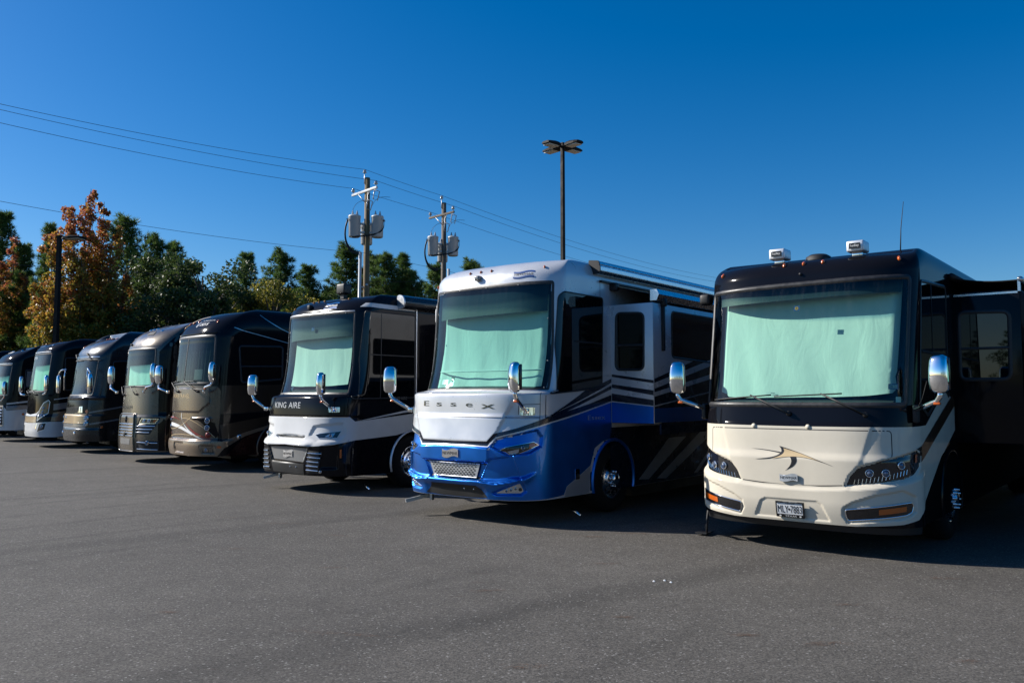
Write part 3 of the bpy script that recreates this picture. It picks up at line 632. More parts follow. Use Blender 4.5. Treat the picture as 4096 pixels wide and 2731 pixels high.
# ---- cream and black coach, nearest the camera on the right of the picture
def coach_cream():
    fog = [(.585, .36), (.60, .44), (.70, .50), (.92, .582), (1.2, .64), (1.36, .57), (1.36, .42), (1.22, .355), (.63, .285)]
    hl = [(.615, .685), (.66, .79), (.74, .885), (.98, .962), (1.30, 1.04), (1.44, 1.07), (1.54, 1.02), (1.54, .90), (1.42, .815), (1.28, .772), (.97, .728)]
    plate = [(-.5, .30), (-.5, .477), (.30, .48), (.345, .455), (.42, .29)]
    hood = [(-.5, .66), (-.5, 1.33), (.86, 1.33), (.74, .93), (.62, .68)]
    df, dh, dp, dc = dent(fog, -.022, .012), dent(hl, -.025, .010), dent(plate, -.014, .012), dent(hood, .012, .03)
    def disp(s, v):
        vb = .655+.115*(np.abs(s)/1.28)**2.2; fade = 1-sst(1.45, 1.75, np.abs(s))
        return (.034*(1-sst(vb-.05, vb, v))+df(s, v)+dh(s, v)+dp(s, v)+dc(s, v))*fade
    P1 = ((.1, .10), (.2, .06), (.5, 0), (.95, .0), (1.05, .03), (1.3, .05), (1.6, .10), (3.1, .42), (3.6, .5))
    sh = Shell(D=.6, n=4, prof=P1, zr=(3.12, 3.24), H=(.25, .24), I=(.30, .12), disp=disp)
    c = Coach(sh, (3.24, 9.82, 38.5), 'cream and black motorhome with Texas plate and two chrome air horns on its roof')
    ws = [(-1.30, 3.03), (1.30, 3.06), (1.265, 1.585), (-1.265, 1.585)]
    wy = 2.12; ws_c = sh.s_of_y(wy); holes = [[(s*.985, v*.995+.012) for s, v in ws]]+c.archhole(ws_c, .60)
        # cream lower front wrapping on to the side, cut off by a slanting black edge
    half = [(0, .243), (.7, .243), (1.18, .28), (1.40, .325), (1.46, .375), (2.58, .957), (2.78, 1.015), (3.42, 1.25), (3.42, 1.62), (2.9, 1.762), (1.83, 1.353), (1.345, 1.343), (0, 1.335)]
    c.body(BLACK, holes, v0=.24, under=[full(half)])
    c.P('lower_panel', full(half), CREAM, .003, cell=.017)
    c.P('side_skirt', [(1.47, .243), (9.5, .243), (9.5, 1.14), (3.3, 1.14), (2.78, 1.0), (2.58, .94), (1.48, .36)], SKIRT, .0035, mirror=True, cell=.3)  # dull overlay added over the glossy side to darken its reflection
    c.P('side_stripe', [(1.44, 1.10), (1.60, 1.13), (3.30, 1.70), (3.42, 1.64), (3.42, 1.56), (1.74, 1.0), (1.50, .93)], BROWN, .006, mirror=True)
    c.P('bumper_lip', [(-1.30, .20), (1.30, .20), (1.42, .30), (1.2, .275), (.7, .24), (-.7, .24), (-1.2, .275), (-1.42, .30)], BLACKM, -.02) if False else None
    mb = MB(); ss = np.linspace(-1.5, 1.5, 41); a = sh.ev(ss, np.full(41, .26), np.full(41, -.015))[0]; b = sh.ev(ss, np.full(41, .15), np.full(41, -.03))[0]
    V = list(a)+list(b); mb.add(V, [(i, 41+i, 42+i, i+1) for i in range(40)], True); mb.build('bumper_lip', BLACKM, c.root)
    # hood hatch outline, hinges
    ho = [(-1.09, 1.300), (1.09, 1.300), (1.10, 1.0), (.74, .886), (.62, .69), (.3, .668), (0, .658), (-.3, .668), (-.62, .69), (-.74, .886), (-1.08, 1.0)]
    seam(c, rnd(ho, .04, 3), .011, True)
    for s in (-.45, .20): c.knob('hood_hinge', s, 1.333, .026, .016, CREAM, n=10, dome=False)
    # nose decoration: tan swoosh with dark outlines
    up = bez((-.476, 1.064), (-.28, 1.062), (-.15, 1.035), (-.065, 1.026), 8)
    c.P('nose_stripe', up+bez((-.075, 1.004), (-.17, 1.035), (-.3, 1.05), (-.476, 1.064), 8)[:-1], BLACKPRINT, .006)
    main = bez((-.135, 1.103), (-.03, 1.08), (.25, .99), (.50, .893), 10)+bez((.46, .905), (.25, .985), (.05, 1.005), (-.17, .965), 10)+bez((-.25, .952), (-.3, .945), (-.36, .94), (-.42, .941), 4)+bez((-.30, .957), (-.16, .975), (-.05, 1.02), (-.135, 1.103), 8)[:-1]
    c.P('nose_stripe', main, BLACKPRINT, .006)
    inner = bez((-.085, 1.078), (.0, 1.06), (.2, 1.0), (.36, .94), 8)+bez((.30, .958), (.15, .992), (.02, .995), (-.14, .965), 8)+bez((-.22, .955), (-.1, .985), (-.045, 1.02), (-.085, 1.078), 8)[:-1]
    c.P('nose_stripe', inner, TAN, .009)
    c.P('nose_stripe', bez((-.005, .985), (.04, .95), (.02, .88), (-.06, .82), 8)+bez((.03, .87), (.08, .91), (.09, .95), (.07, .985), 8), BLACKPRINT, .006)
    emblem(c, -.115, .705, .095, .783, off=.02, back=SATIN)
    # headlamps
    for sg in (1, -1):
        f = (lambda p: p) if sg > 0 else flip
        h = c.P('headlamp', f(hl), HOUSING, .006, cell=.022)
        for s, v, r in ((.865, .835, .036), (1.034, .838, .036), (1.213, .922, .036)): c.lamp(sg*s, v, r, h, .012)
        for i in range(15):
            s0 = .70+i*.042; lo = .705+.115*(i/14)**1.3; c.Rb('reflector_rib', f([(s0, lo), (s0+.012, lo+.055)]), .006, CHROME, .010, parent=h, lift=.004)
        c.P('side_marker', f(rnd([(1.43, .94), (1.475, .95), (1.475, 1.04), (1.43, 1.035)], .015)), AMBER, .016, parent=h)
        fs = f(rnd([(.605, .40), (.615, .425), (1.20, .508), (1.31, .518), (1.335, .487), (1.31, .415), (1.235, .383), (.63, .305), (.615, .335)], .02))
        q = c.P('fog_lamp_slot', fs, HOUSING, .014, skirt=.012); c.Rb('slot_trim', fs, .012, CHROME, .016, closed=True, lift=.004, parent=q)
        c.P('turn_signal', f(rnd([(.945, .445), (1.24, .482), (1.232, .425), (.942, .385)], .012)), AMBER, .020, parent=q)
    # plate with its frame
    pf = c.P('license_plate', rnd([(-.165, .295), (.165, .295), (.165, .482), (-.165, .482)], .012), BLACKPRINT, lambda a, b: .042+0*a, skirt=.02)
    c.P('plate_face', [(-.148, .335), (.148, .335), (.148, .458), (-.148, .458)], PLATE, .0445, parent=pf)
    lettering(sh, 'MLY 7883', (-.140, .352, .140, .432), BLACKPRINT, pf, .047)
    c.P('plate_star', [(-.006+.012*math.cos(t), .392+.014*math.sin(t)) for t in np.linspace(0, 2*math.pi, 7)[:-1]], BLACKPRINT, .0472, parent=pf)
    lettering(sh, 'TEXAS', (-.06, .306, .075, .326), WHITEPRINT, pf, .047); lettering(sh, "DON'T MESS WITH", (-.075, .463, .085, .476), WHITEPRINT, pf, .047); lettering(sh, 'TEXAS', (-.05, .446, .06, .457), BLACKPRINT, pf, .047)
    for s in (-.115, .118): c.P('plate_star', [(s+.014*math.cos(t), .316+.011*math.sin(t)) for t in np.linspace(0, 2*math.pi, 6)[:-1]], WHITEPRINT, .0472, parent=pf)
    # windshield, shade behind it, stickers
    gm = windscreen('windshield_glass_cream', (.62, .85, .77), (.10, .22, .28), 2.90, 3.10)
    wd = c.windscreen(ws, gm, .062, lift=.014)
    sd = [(-1.24, 1.76), (-1.10, 1.745), (-1.06, 1.71), (1.18, 1.74), (1.24, 1.77), (1.26, 1.83), (1.23, 1.93), (1.26, 1.99), (1.30, 2.9), (1.30, 3.06), (-1.28, 3.06), (-1.27, 2.4)]
    c.P('sun_shade', sd, SHADE, shade_off(.15, 0, .006, sh=sh), cell=.05)
    c.dashboard(1.60); c.P('header_panel', [(-1.22, 2.86), (1.22, 2.90), (1.22, 3.08), (-1.22, 3.08)], DASH, -.07, cell=.08)
    for nm, a0, b0, a1, b1, m_ in (('sticker', 1.055, 1.765, 1.17, 1.825, BLUEPRINT), ('sticker', 1.145, 1.61, 1.21, 1.68, WHITEPRINT), ('sticker', -.325, 1.69, -.17, 1.738, WHITEPRINT), ('sticker', -.05, 2.72, .02, 2.78, BLUEPRINT)):
        c.P(nm, [(a0, b0), (a1, b0), (a1, b1), (a0, b1)], m_, -.012, parent=wd)
    c.P('sticker_print', [(1.067, 1.777), (1.158, 1.777), (1.158, 1.813), (1.067, 1.813)], PLATE, -.010, parent=wd); lettering(sh, '08-26', (1.075, 1.783, 1.15, 1.807), BLACKPRINT, wd, -.008)
    lettering(sh, 'C3388', (-.245, 1.695, -.178, 1.71), BLACKPRINT, wd, -.010); lettering(sh, 'Sales', (-.27, 1.72, -.22, 1.732), BLACKPRINT, wd, -.010)
    c.P('sticker_print', ell(-.015, 2.75, .022, .022), ORANGEPRINT, -.010, parent=wd); lettering(sh, 'T', (-.022, 2.74, -.008, 2.762), BLACKPRINT, wd, -.008)
    wiper(c, (-.03, 1.48), (-.50, 1.69), ((-1.03, 1.635), (-.25, 1.695))); wiper(c, (.82, 1.475), (.34, 1.705), ((-.21, 1.675), (.57, 1.71)))
    # marker lamps, horns, camera, aerial
    c.markers([(-1.13, 3.25), (-.22, 3.30), (.03, 3.30), (.27, 3.30), (1.16, 3.27)], .02)
    c.knob('roof_camera', .02, 3.16, .018, .03, BLACKM)
    for s in (-.36, .66):
        P, n = sh.ev(np.array(s), np.array(3.40)); hx = Vector((P[0], P[1]+.06, P[2]+.01))
        mb = MB(); mb.box(hx+Vector((0, .04, .02)), (.12, .16, .06), None, .01); hb = mb.build('air_horn_foot', CHROME, c.root)
        mb = MB(); mb.box(hx+Vector((0, 0, .105)), (.205, .24, .135), None, .022); h = mb.build('air_horn', HORNM, c.root); hb.parent = h
        fl = Flat(hx+Vector((0, -.131, .105)), (1, 0, 0), (0, 0, 1)); patch(fl, rnd([(-.066, -.034), (.066, -.034), (.066, .034), (-.066, .034)], .006), 'horn_mesh', BLACKPRINT, h, .0); lettering(fl, 'hadley', (-.05, -.018, .05, .02), WHITEPRINT, h, .003)
    mb = MB(); mb.lathe([(.16, 0), (.15, .05), (.1, .08), (0, .085)], Matrix.Translation((.05, 1.0, 3.40)), 20); mb.build('roof_dome', BLACKM, c.root)
    mb = MB(); mb.tube([(1.0, 1.1, 3.4), (1.01, 1.12, 3.72), (1.04, 1.15, 4.05)], [.008, .005, .003], 6); mb.build('aerial', BLACKM, c.root)
    c.mirror(1.56, .24, 1.72, 2.13, .20, .14, base=(1.27, .40, 1.53), rot=14, plate=False)
    for sg in (1, -1):
        mb = MB(); mb.box((sg*1.27, .44, 1.49), (.06, .12, .2), None, .02); mb.build('mirror_foot', BLACKM, c.root)
        mb = MB(); mb.tube([(sg*1.30, .36, 1.55), (sg*1.36, .34, 1.66), (sg*1.42, .30, 1.85)], .003, 5); mb.build('mirror_cable', BLACKM, c.root)
    mb = MB(); mb.box((-1.36, .72, 2.98), (.15, .16, .15), None, .04); mb.build('side_camera', BLACKM, c.root)
    # driver's window, slide-out with its stretched topper awning
    g = pane(c, [(1.62, 3.02), (3.12, 3.08), (3.12, 1.66), (2.9, 1.80), (1.95, 1.46), (1.55, 1.60)], r=.07, bar=[(1.65, 2.2), (3.1, 2.2)])
    c.Rb('window_post', [(2.3, 1.6), (2.3, 3.04)], .03, GASKET, .008, parent=g)
    so_, ff, sf = slide(c, 2.5, 8.6, 1.08, 3.04, .78, BLACK)
    pane(c, [(1.35, 2.78), (1.93, 2.76), (1.92, 1.90), (1.35, 1.90)], ff, .09, .05, so_, bar=[(1.37, 2.30), (1.92, 2.30)])
    pane(c, [(3.0, 2.7), (5.0, 2.7), (5.0, 1.9), (3.0, 1.9)], sf, .09, .05, so_)
    ribbon(ff, [(1.30, 3.0), (2.03, 3.0)], .025, 'slide_trim', ALU, so_, .004)
    mb = MB(); n = 8
    V = []; F = []
    for i in range(n+1):
        x = 1.275+.80*i/n; z = 3.24-.09*i/n-.035*math.sin(math.pi*i/n)
        for y in (2.42, 8.7): V.append((x, y, z)); V.append((x, y, z-.012))
    for i in range(n):
        a = i*4; F += [(a, a+4, a+6, a+2), (a+1, a+3, a+7, a+5), (a, a+1, a+5, a+4), (a+2, a+6, a+7, a+3)]
    mb.add(V, F, False); mb.build('topper_awning', AWNING, c.root)
    mb = MB(); mb.tube([(2.075, 2.40, 3.15), (2.075, 8.7, 3.15)], .035, 10); mb.box((2.06, 2.42, 3.09), (.03, .04, .18)); mb.build('awning_roller', ALU, so_)
    mb = MB(); mb.tube([(1.30, 2.40, 3.25), (1.30, 8.7, 3.25)], .045, 8); mb.build('awning_rail', BLACKM, c.root)
    c.arch(ws_c, .60, BLACK, w=.05); c.wheel(wy, lugs=.10); c.wheel(8.9, lugs=.05); c.chassis(.6, .18)
    for x in (-1.0, -.86): pass
    mb = MB(); mb.tube([(-1.28, .55, .35), (-1.30, .5, .05), (-1.30, .5, -.10)], .016, 6); mb.box((-1.36, .55, -.085), (.16, .22, .015)); mb.build('entry_step', BLACKM, c.root)
    return c

# ---- white and blue coach
def coach_blue():
    nose = [(-.5, .985), (.645, .955), (.645, .79), (.6, .752), (.3, .742), (-.5, .735)]
    gril = [(-.5, .742), (.605, .758), (.47, .505), (-.5, .50)]
    brow = [(.70, .985), (.77, 1.088), (1.32, 1.197), (1.39, 1.115), (1.385, .99), (1.24, .905), (.96, .862)]
    fog = [(.69, .335), (1.11, .515), (1.17, .375), (1.1, .325), (.74, .318)]
    cheek = [(.665, .80), (1.01, .848), (1.11, .535), (.74, .47), (.50, .50), (.625, .755)]
    top = [(-.5, 1.42), (-.5, 1.70), (1.0, 1.70), (.84, 1.42)]
    low = [(-.5, 1.07), (-.5, 1.385), (.83, 1.385), (.73, 1.18), (.62, 1.06)]
    ds = [dent(nose, .032, .007), dent(gril, -.055, .010), dent(brow, -.045, .010), dent(fog, -.035, .009), dent(cheek, -.03, .008), dent(top, .016, .03), dent(low, .018, .025)]
    def disp(s, v):
        a = np.abs(s); fade = 1-sst(1.42, 1.7, a); vl = .487+.045*sst(.7, 1.12, a)+.10*sst(1.1, 1.4, a)
        r = .055*np.where(v > vl, np.exp(-((v-vl)/.022)**2), np.exp(-((v-vl)/.07)**2))*(1-sst(1.1, 1.35, a))
        r = r-.03*(1-sst(.36, .44, v))*(1-sst(.5, .62, a)) - .010*np.exp(-((v-1.402)/.008)**2)
        for d in ds: r = r+d(s, v)
        return r*fade
    P2 = ((.1, -.09), (.2, -.13), (.45, -.18), (.95, -.21), (1.05, -.19), (1.4, -.14), (1.735, -.12), (1.765, .20), (3.36, .49), (3.7, .54))
    sh = Shell(D=.62, n=3.6, prof=P2, zr=(3.42, 3.46), H=(.32, .30), I=(.5, .18), disp=disp)
    c = Coach(sh, (-.73, 12.36, 38.5), 'white and bright blue motorhome with perforated silver grille beside the cream one')
    ws = [(-1.22, 3.345), (1.22, 3.355), (1.29, 1.778), (-1.29, 1.778)]
    wy = 2.12; wsc = sh.s_of_y(wy); holes = [[(s*.985, v*.994+.014) for s, v in ws]]+c.archhole(wsc, .61)
    K = sh.S0-sh.D       # s = y + K on the straight side
    # blue below the sweeping line
    half = [(0, .242), (1.33, .242), (1.78, .27), (1.85, .39), (2.44, .648), (2.56, .90), (2.80, 1.0), (3.06, 1.04), (3.05, 1.595), (1.50, 1.305), (1.10, 1.186), (.755, 1.095), (.645, .975), (0, .985)]
    c.body(PEARL, holes, v0=.235, mid=1.95, under=[full(half)])
    c.P('lower_fascia', full(half), BLUE, .0035, cell=.016)
    c.P('lower_skirt', [(1.79, .242), (2.40, .242), (2.45, .64), (1.86, .385)], SILVERP, .004, mirror=True)
    # navy sweep with pale stripes on the side
    band = [(0, 1.045), (.622, 1.053), (.718, 1.16), (1.03, 1.236), (1.418, 1.376), (1.50, 1.414), (2.30, 1.77), (2.45, 1.80), (3.05, 1.96), (3.05, 1.61), (1.50, 1.322), (1.10, 1.204), (.745, 1.112), (.630, .992), (0, 1.002)]
    c.P('sweep_band', full(band), NAVY, .0055, cell=.018)
    c.Rb('pinstripe', [(0, .988), (.640, .978), (.752, 1.098), (1.10, 1.190), (1.50, 1.309), (3.05, 1.60)], .018, PEARL, .0065, mirror=True)
    c.P('side_stripe', [(1.63, 1.46), (2.75, 1.80), (3.05, 1.90), (3.05, 1.855), (2.5, 1.70)], PEARL, .0065, mirror=True)
    c.P('side_stripe', [(1.85, 1.47), (3.05, 1.80), (3.05, 1.71), (2.4, 1.57)], PEARL, .0065, mirror=True)
    # rear lower side: dark with pale slanting bars
    c.P('side_skirt', [(3.0, .24), (9, .24), (9, 1.2), (3.0, 1.2)], NAVY, .0035, mirror=True, cell=.3)
    for a in ((2.90, .33, 3.50, .97), (3.5, .30, 5.05, 1.18)):
        s0, b0, s1, b1 = a; w = .55; c.P('skirt_stripe', [(s0+K, b0), (s0+K+w*.6, b0-.02), (s1+K+w+.55, b1), (s1+K+.45, b1)], SILVERP, .006)
    c.P('skirt_stripe', [(4.9+K, .30), (5.05+K, .30), (6.4+K, 1.1), (6.2+K, 1.1)], SILVERP, .006)
    # seams, doors
    seam(c, [(-1.33, 1.40), (1.34, 1.39)], .012); seam(c, [(1.345, .245), (1.345, 1.74)], .008, mirror=True); seam(c, [(1.43, .245), (1.43, 1.70)], .010, mirror=True)
    seam(c, [(1.05, 1.40), (1.05, 1.57), (1.35, 1.575)], .008, mirror=True); seam(c, [(1.52, .39), (1.52, 1.165), (2.30, 1.15), (2.285, .38)], .009); seam(c, [(1.5, 1.222), (3.03, 1.185)], .010); seam(c, [(2.74, 3.49), (2.74, 1.82)], .008)
    lt = c.P('door_latch', rnd([(2.04, .47), (2.14, .47), (2.14, .62), (2.04, .62)], .015), CHROME, .010, skirt=.01); c.P('latch_cup', rnd([(2.055, .485), (2.125, .485), (2.125, .545), (2.055, .545)], .01), BLACKM, .012, parent=lt)
    for ch, a0, b0, a1, b1 in (('E', -.665, 1.543, -.545, 1.617), ('s', -.385, 1.542, -.275, 1.592), ('s', -.10, 1.540, .015, 1.590), ('e', .20, 1.535, .325, 1.585), ('x', .48, 1.512, .715, 1.572)): lettering(sh, ch, (a0, b0, a1, b1), HOUSING, c.root, .005, name='letter')
    lettering(sh, 'Essex', (2.37, 1.33, 2.86, 1.40), SATIN, c.root, .008)
    emblem(c, -.16, .815, .15, .925, off=.008)
    # grille: silver sheet with rows of diamond holes, dark behind
    c.P('grille_well', [(-.60, .755), (.60, .755), (.47, .507), (-.47, .507)], BLACKM, .002)
    gp = [(-.50, .760), (.50, .760), (.405, .505), (-.405, .505)]; gr = c.P('grille', gp, SATIN, .030, skirt=.004)
    for i in range(9):
        v = .742-.0265*i; hw = .505-.36*(.760-v); n = 13 if i % 2 == 0 else 12; rr = .0125+.0013*i
        for j in range(n):
            s = (j-(n-1)/2)*(2*hw*.90/12.6); c.P('grille_hole', [(s-rr*1.35, v), (s, v-rr*.72), (s+rr*1.35, v), (s, v+rr*.72)], BLACKM, .0320, cell=0, parent=gr)
    ch = [(-.62, .30), (-.43, .425), (.43, .425), (.50, .335), (.62, .262), (0, .245)]; c.P('chin_panel', [(-.60, .262), (-.43, .43), (.43, .43), (.60, .262), (.3, .248), (-.3, .248)], BLACKM, .006)
    for s in (.18, .36): c.knob('chin_stud', s, .375, .012, .012, CHROME, off=.006)
    for sg in (1, -1):
        f = (lambda p: p) if sg > 0 else flip
        hl = f([(.80, .918), (.915, .977), (1.29, 1.048), (1.37, 1.006), (1.237, .944), (1.026, .862), (.96, .878), (.905, .915)])
        h = c.P('headlamp', hl, HOUSING, .012, skirt=.012, cell=.03); c.P('turn_signal', f([(1.235, .952), (1.24, 1.02), (1.29, 1.040), (1.36, 1.006)]), AMBER, .0145, parent=h)
        c.P('reflector', f([(.93, .916), (1.10, .952), (1.09, .905), (1.02, .872), (.965, .886)]), WHITELAMP, .0145, parent=h); c.lamp(sg*1.15, .965, .022, h, .013); c.Rb('lamp_edge', hl, .004, CHROME, .015, closed=True, parent=h)
        c.P('brow_vent', f([(.80, 1.10), (1.28, 1.197), (1.28, 1.185), (.80, 1.085)]), BLACKM, .010) if False else None
        fg = f(rnd([(.735, .338), (1.095, .485), (1.14, .375), (1.10, .345)], .02)); q = c.P('fog_lamp', fg, SATIN, .008, skirt=.01)
        for s, v in ((.90, .375), (.965, .392), (1.03, .41)): c.lamp(sg*s, v, .016, q, .010)
        c.knob('fog_lens', sg*1.095, .395, .026, .01, HOUSING, q, off=.008)
    gm = windscreen('windshield_glass_blue', (.52, .80, .73), (.10, .22, .28), 3.05, 3.35)
    wd = c.windscreen(ws, gm, .05, lift=.004, r=.04)
    for s, v in ((-.9, 3.33), (-.5, 3.33), (.05, 3.33), (.65, 3.335), (1.16, 2.82), (1.20, 2.2), (-1.17, 2.6), (-1.2, 2.05), (1.22, 1.81)): c.knob('glass_clip', s, v, .012, .01, GREYP, wd)
    c.P('sun_shade', [(-1.18, 1.86), (-.5, 1.875), (1.16, 1.875), (1.15, 2.83), (1.15, 3.2), (-1.13, 3.2), (-1.14, 2.83)], SHADE, shade_off(.14, 2, .008, sh=sh, edge=1.05), cell=.05)
    c.Rb('shade_rail', [(-1.10, 2.10), (1.10, 2.10)], .025, SHADE, -.12, lift=.008, step=.08)
    c.dashboard(1.80, 1.0); c.P('header_panel', [(-1.14, 2.90), (1.14, 2.94), (1.14, 3.37), (-1.14, 3.37)], DASH, -.06, cell=.08)
    c.P('dash_camera', rnd([(-.53, 1.86), (-.45, 1.86), (-.45, 2.0), (-.53, 2.0)], .015), HOUSING, -.03, parent=wd); c.P('sticker', [(-.72, 1.88), (-.58, 1.88), (-.58, 1.95), (-.72, 1.95)], GREYP, -.02, parent=wd)
    emblem(c, .545, 3.437, .90, 3.525, back=BLUEPRINT, ink=BLACKPRINT, badge=False)
    c.markers([(-1.30, 3.46), (-.37, 3.58), (-.15, 3.585), (.07, 3.585), (1.04, 3.575)], .015)
    P, n = sh.ev(np.array(-.13), np.array(3.48)); mb = MB(); mb.box(Vector(P)+Vector(n)*.02, (.10, .09, .08), None, .02); mb.build('roof_camera', GREYP, c.root)
    c.mirror(1.22, -.30, 1.74, 2.15, .20, .14, base=(1.14, .06, 1.475), rot=30, left=(1.44, -.09))
    bk = c.P('mirror_mount', rnd([(1.07, 1.42), (1.27, 1.42), (1.27, 1.53), (1.07, 1.53)], .015), CHROME, .012, skirt=.012); c.P('mirror_mount', flip(rnd([(1.07, 1.42), (1.27, 1.42), (1.27, 1.53), (1.07, 1.53)], .015)), CHROME, .012, skirt=.012)
    # side glass, awning, slide-out
    g = pane(c, [(1.335, 3.15), (1.48, 3.215), (2.82, 3.215), (2.78, 1.82), (1.48, 1.72), (1.30, 2.43)], r=.06, fr=.02); c.Rb('window_bar', [(2.02, 2.50), (2.80, 2.50)], .025, GASKET, .007, parent=g)
    for pl in ([(-1.335, 3.15), (-1.48, 3.215), (-2.82, 3.215), (-2.78, 1.82), (-1.48, 1.72), (-1.30, 2.43)][::-1], [(-5.9, 3.0), (-5.9, 2.2), (-4.6, 2.2), (-4.6, 3.0)], [(-8.6, 3.0), (-8.6, 2.1), (-6.6, 2.1), (-6.6, 3.0)], [(-3.7, 2.9), (-3.7, 2.0), (-3.2, 2.0), (-3.2, 2.9)]): pane(c, pl, r=.06, fr=.03)
    seam(c, [(-3.05, .4), (-3.05, 3.1), (-3.85, 3.1), (-3.85, .4)], .02); c.P('flank_stripe', [(-9, 1.6), (-3.05, 1.6), (-3.05, 1.96), (-9, 2.2)], NAVY, .0045, cell=.3)
    aw = rnd([(-.08, -.10), (.07, -.10), (.12, -.06), (.12, .02), (.10, .035), (.11, .05), (.09, .10), (-.08, .12)], .015, 2)
    c.rail('awning_box', 1.62, 12.0, 1.265, 3.665, aw, ALU); c.rail('awning_end', 1.595, 1.618, 1.262, 3.665, [(a*1.03, b*1.03) for a, b in aw], BLACKM)
    c.rail('awning_rail', 1.75, 12.0, 1.272, 3.455, [(0, 0), (.05, 0), (.05, .03), (0, .03)], BLACKM)
    so_, ff, sf = slide(c, 2.074, 8.5, 1.27, 3.12, .755, PEARL)
    for nm, z0a, z1a, z0b, z1b, m_ in (('slide_stripe', 1.99, 2.03, 1.885, 1.93, NAVY), ('slide_stripe', 1.82, 1.875, 1.70, 1.775, NAVY), ('slide_stripe', 1.27, 1.73, 1.27, 1.63, NAVY)):
        c.P(nm, [(1.29, z0a), (2.028, z0b), (2.028, z1b), (1.29, z1a)], m_, .003, surf=ff, parent=so_)
    c.P('slide_stripe', [(1.29, 1.275), (2.028, 1.275), (2.028, 1.53), (1.29, 1.60)], BLUE, .006, surf=ff, parent=so_); c.Rb('pinstripe', [(1.29, 1.605), (2.028, 1.535)], .015, PEARL, .009, surf=ff, parent=so_)
    pane(c, [(1.375, 2.99), (1.87, 2.965), (1.86, 2.09), (1.36, 2.10)], ff, .09, .035, so_, bar=[(1.38, 2.48), (1.86, 2.47)])
    c.P('slide_flank', [(2.09, 1.285), (8.4, 1.285), (8.4, 2.9), (4.2, 2.45), (2.09, 1.95)], NAVY, .003, surf=sf, parent=so_)
    for z0, z1, y1, h in ((1.80, 2.60, 6.0, .12), (1.68, 2.28, 6.0, .09), (1.53, 1.98, 6, .02)): c.P('slide_stripe', [(2.09, z0), (y1, z1), (y1, z1+h), (2.09, z0+h*.75)], PEARL, .006, surf=sf, parent=so_)
    c.P('slide_stripe', [(2.09, 1.285), (8.4, 1.285), (8.4, 1.60), (2.09, 1.50)], BLUE, .005, surf=sf, parent=so_)
    pane(c, [(2.66, 3.02), (6.5, 3.02), (6.5, 2.18), (2.66, 2.30)], sf, .08, .03, so_)
    c.rail('slide_skirt', 2.3, 8.4, 2.03, 1.12, [(-.03, -.02), (.0, -.02), (.0, .17), (-.03, .17)], NAVY)
    tp = [(-.05, -.09), (.06, -.09), (.10, 0), (.06, .08), (-.05, .08)]; c.rail('topper_awning', 2.10, 8.6, 2.02, 3.24, tp, ALU); mb = MB(); mb.box((1.33, 2.10, 3.41), (.14, .12, .13), None, .03); mb.build('topper_end', BLACKM, c.root)
    mb = MB(); mb.add([(1.28, 2.1, 3.44), (2.02, 2.1, 3.24), (2.02, 8.6, 3.24), (1.28, 8.6, 3.44)], [(0, 1, 2, 3)]); mb.build('topper_fabric', AWNING, c.root)
    mb = MB(); mb.box((2.045, 2.36, 2.76), (.06, .06, .75), None, .015); mb.box((2.06, 2.36, 3.14), (.10, .10, .14), None, .03); mb.build('awning_arm', BLACKM, c.root)
    c.arch(wsc, .61, BLUE, w=.055, lift=.03); c.wheel(wy); c.wheel(8.9); c.chassis(.55, .16)
    mb = MB(); mb.tube([(1.25, 1.0, .04), (1.36, .95, .02), (1.45, .93, -.03)], .02, 8); mb.build('exhaust_tip', CHROME, c.root)
    mb = MB(); mb.box((-.92, .12, .15), (.05, .55, .05), Matrix.Rotation(-.5, 3, 'Z') @ Matrix.Rotation(.2, 3, 'X')); mb.box((-.80, .2, .16), (.05, .05, .12)); mb.build('tow_bracket', STEEL, c.root)
    mb = MB(); mb.box((-1.36, .95, 3.02), (.11, .16, .26), None, .04); mb.build('side_camera', WHITE, c.root)
    return c

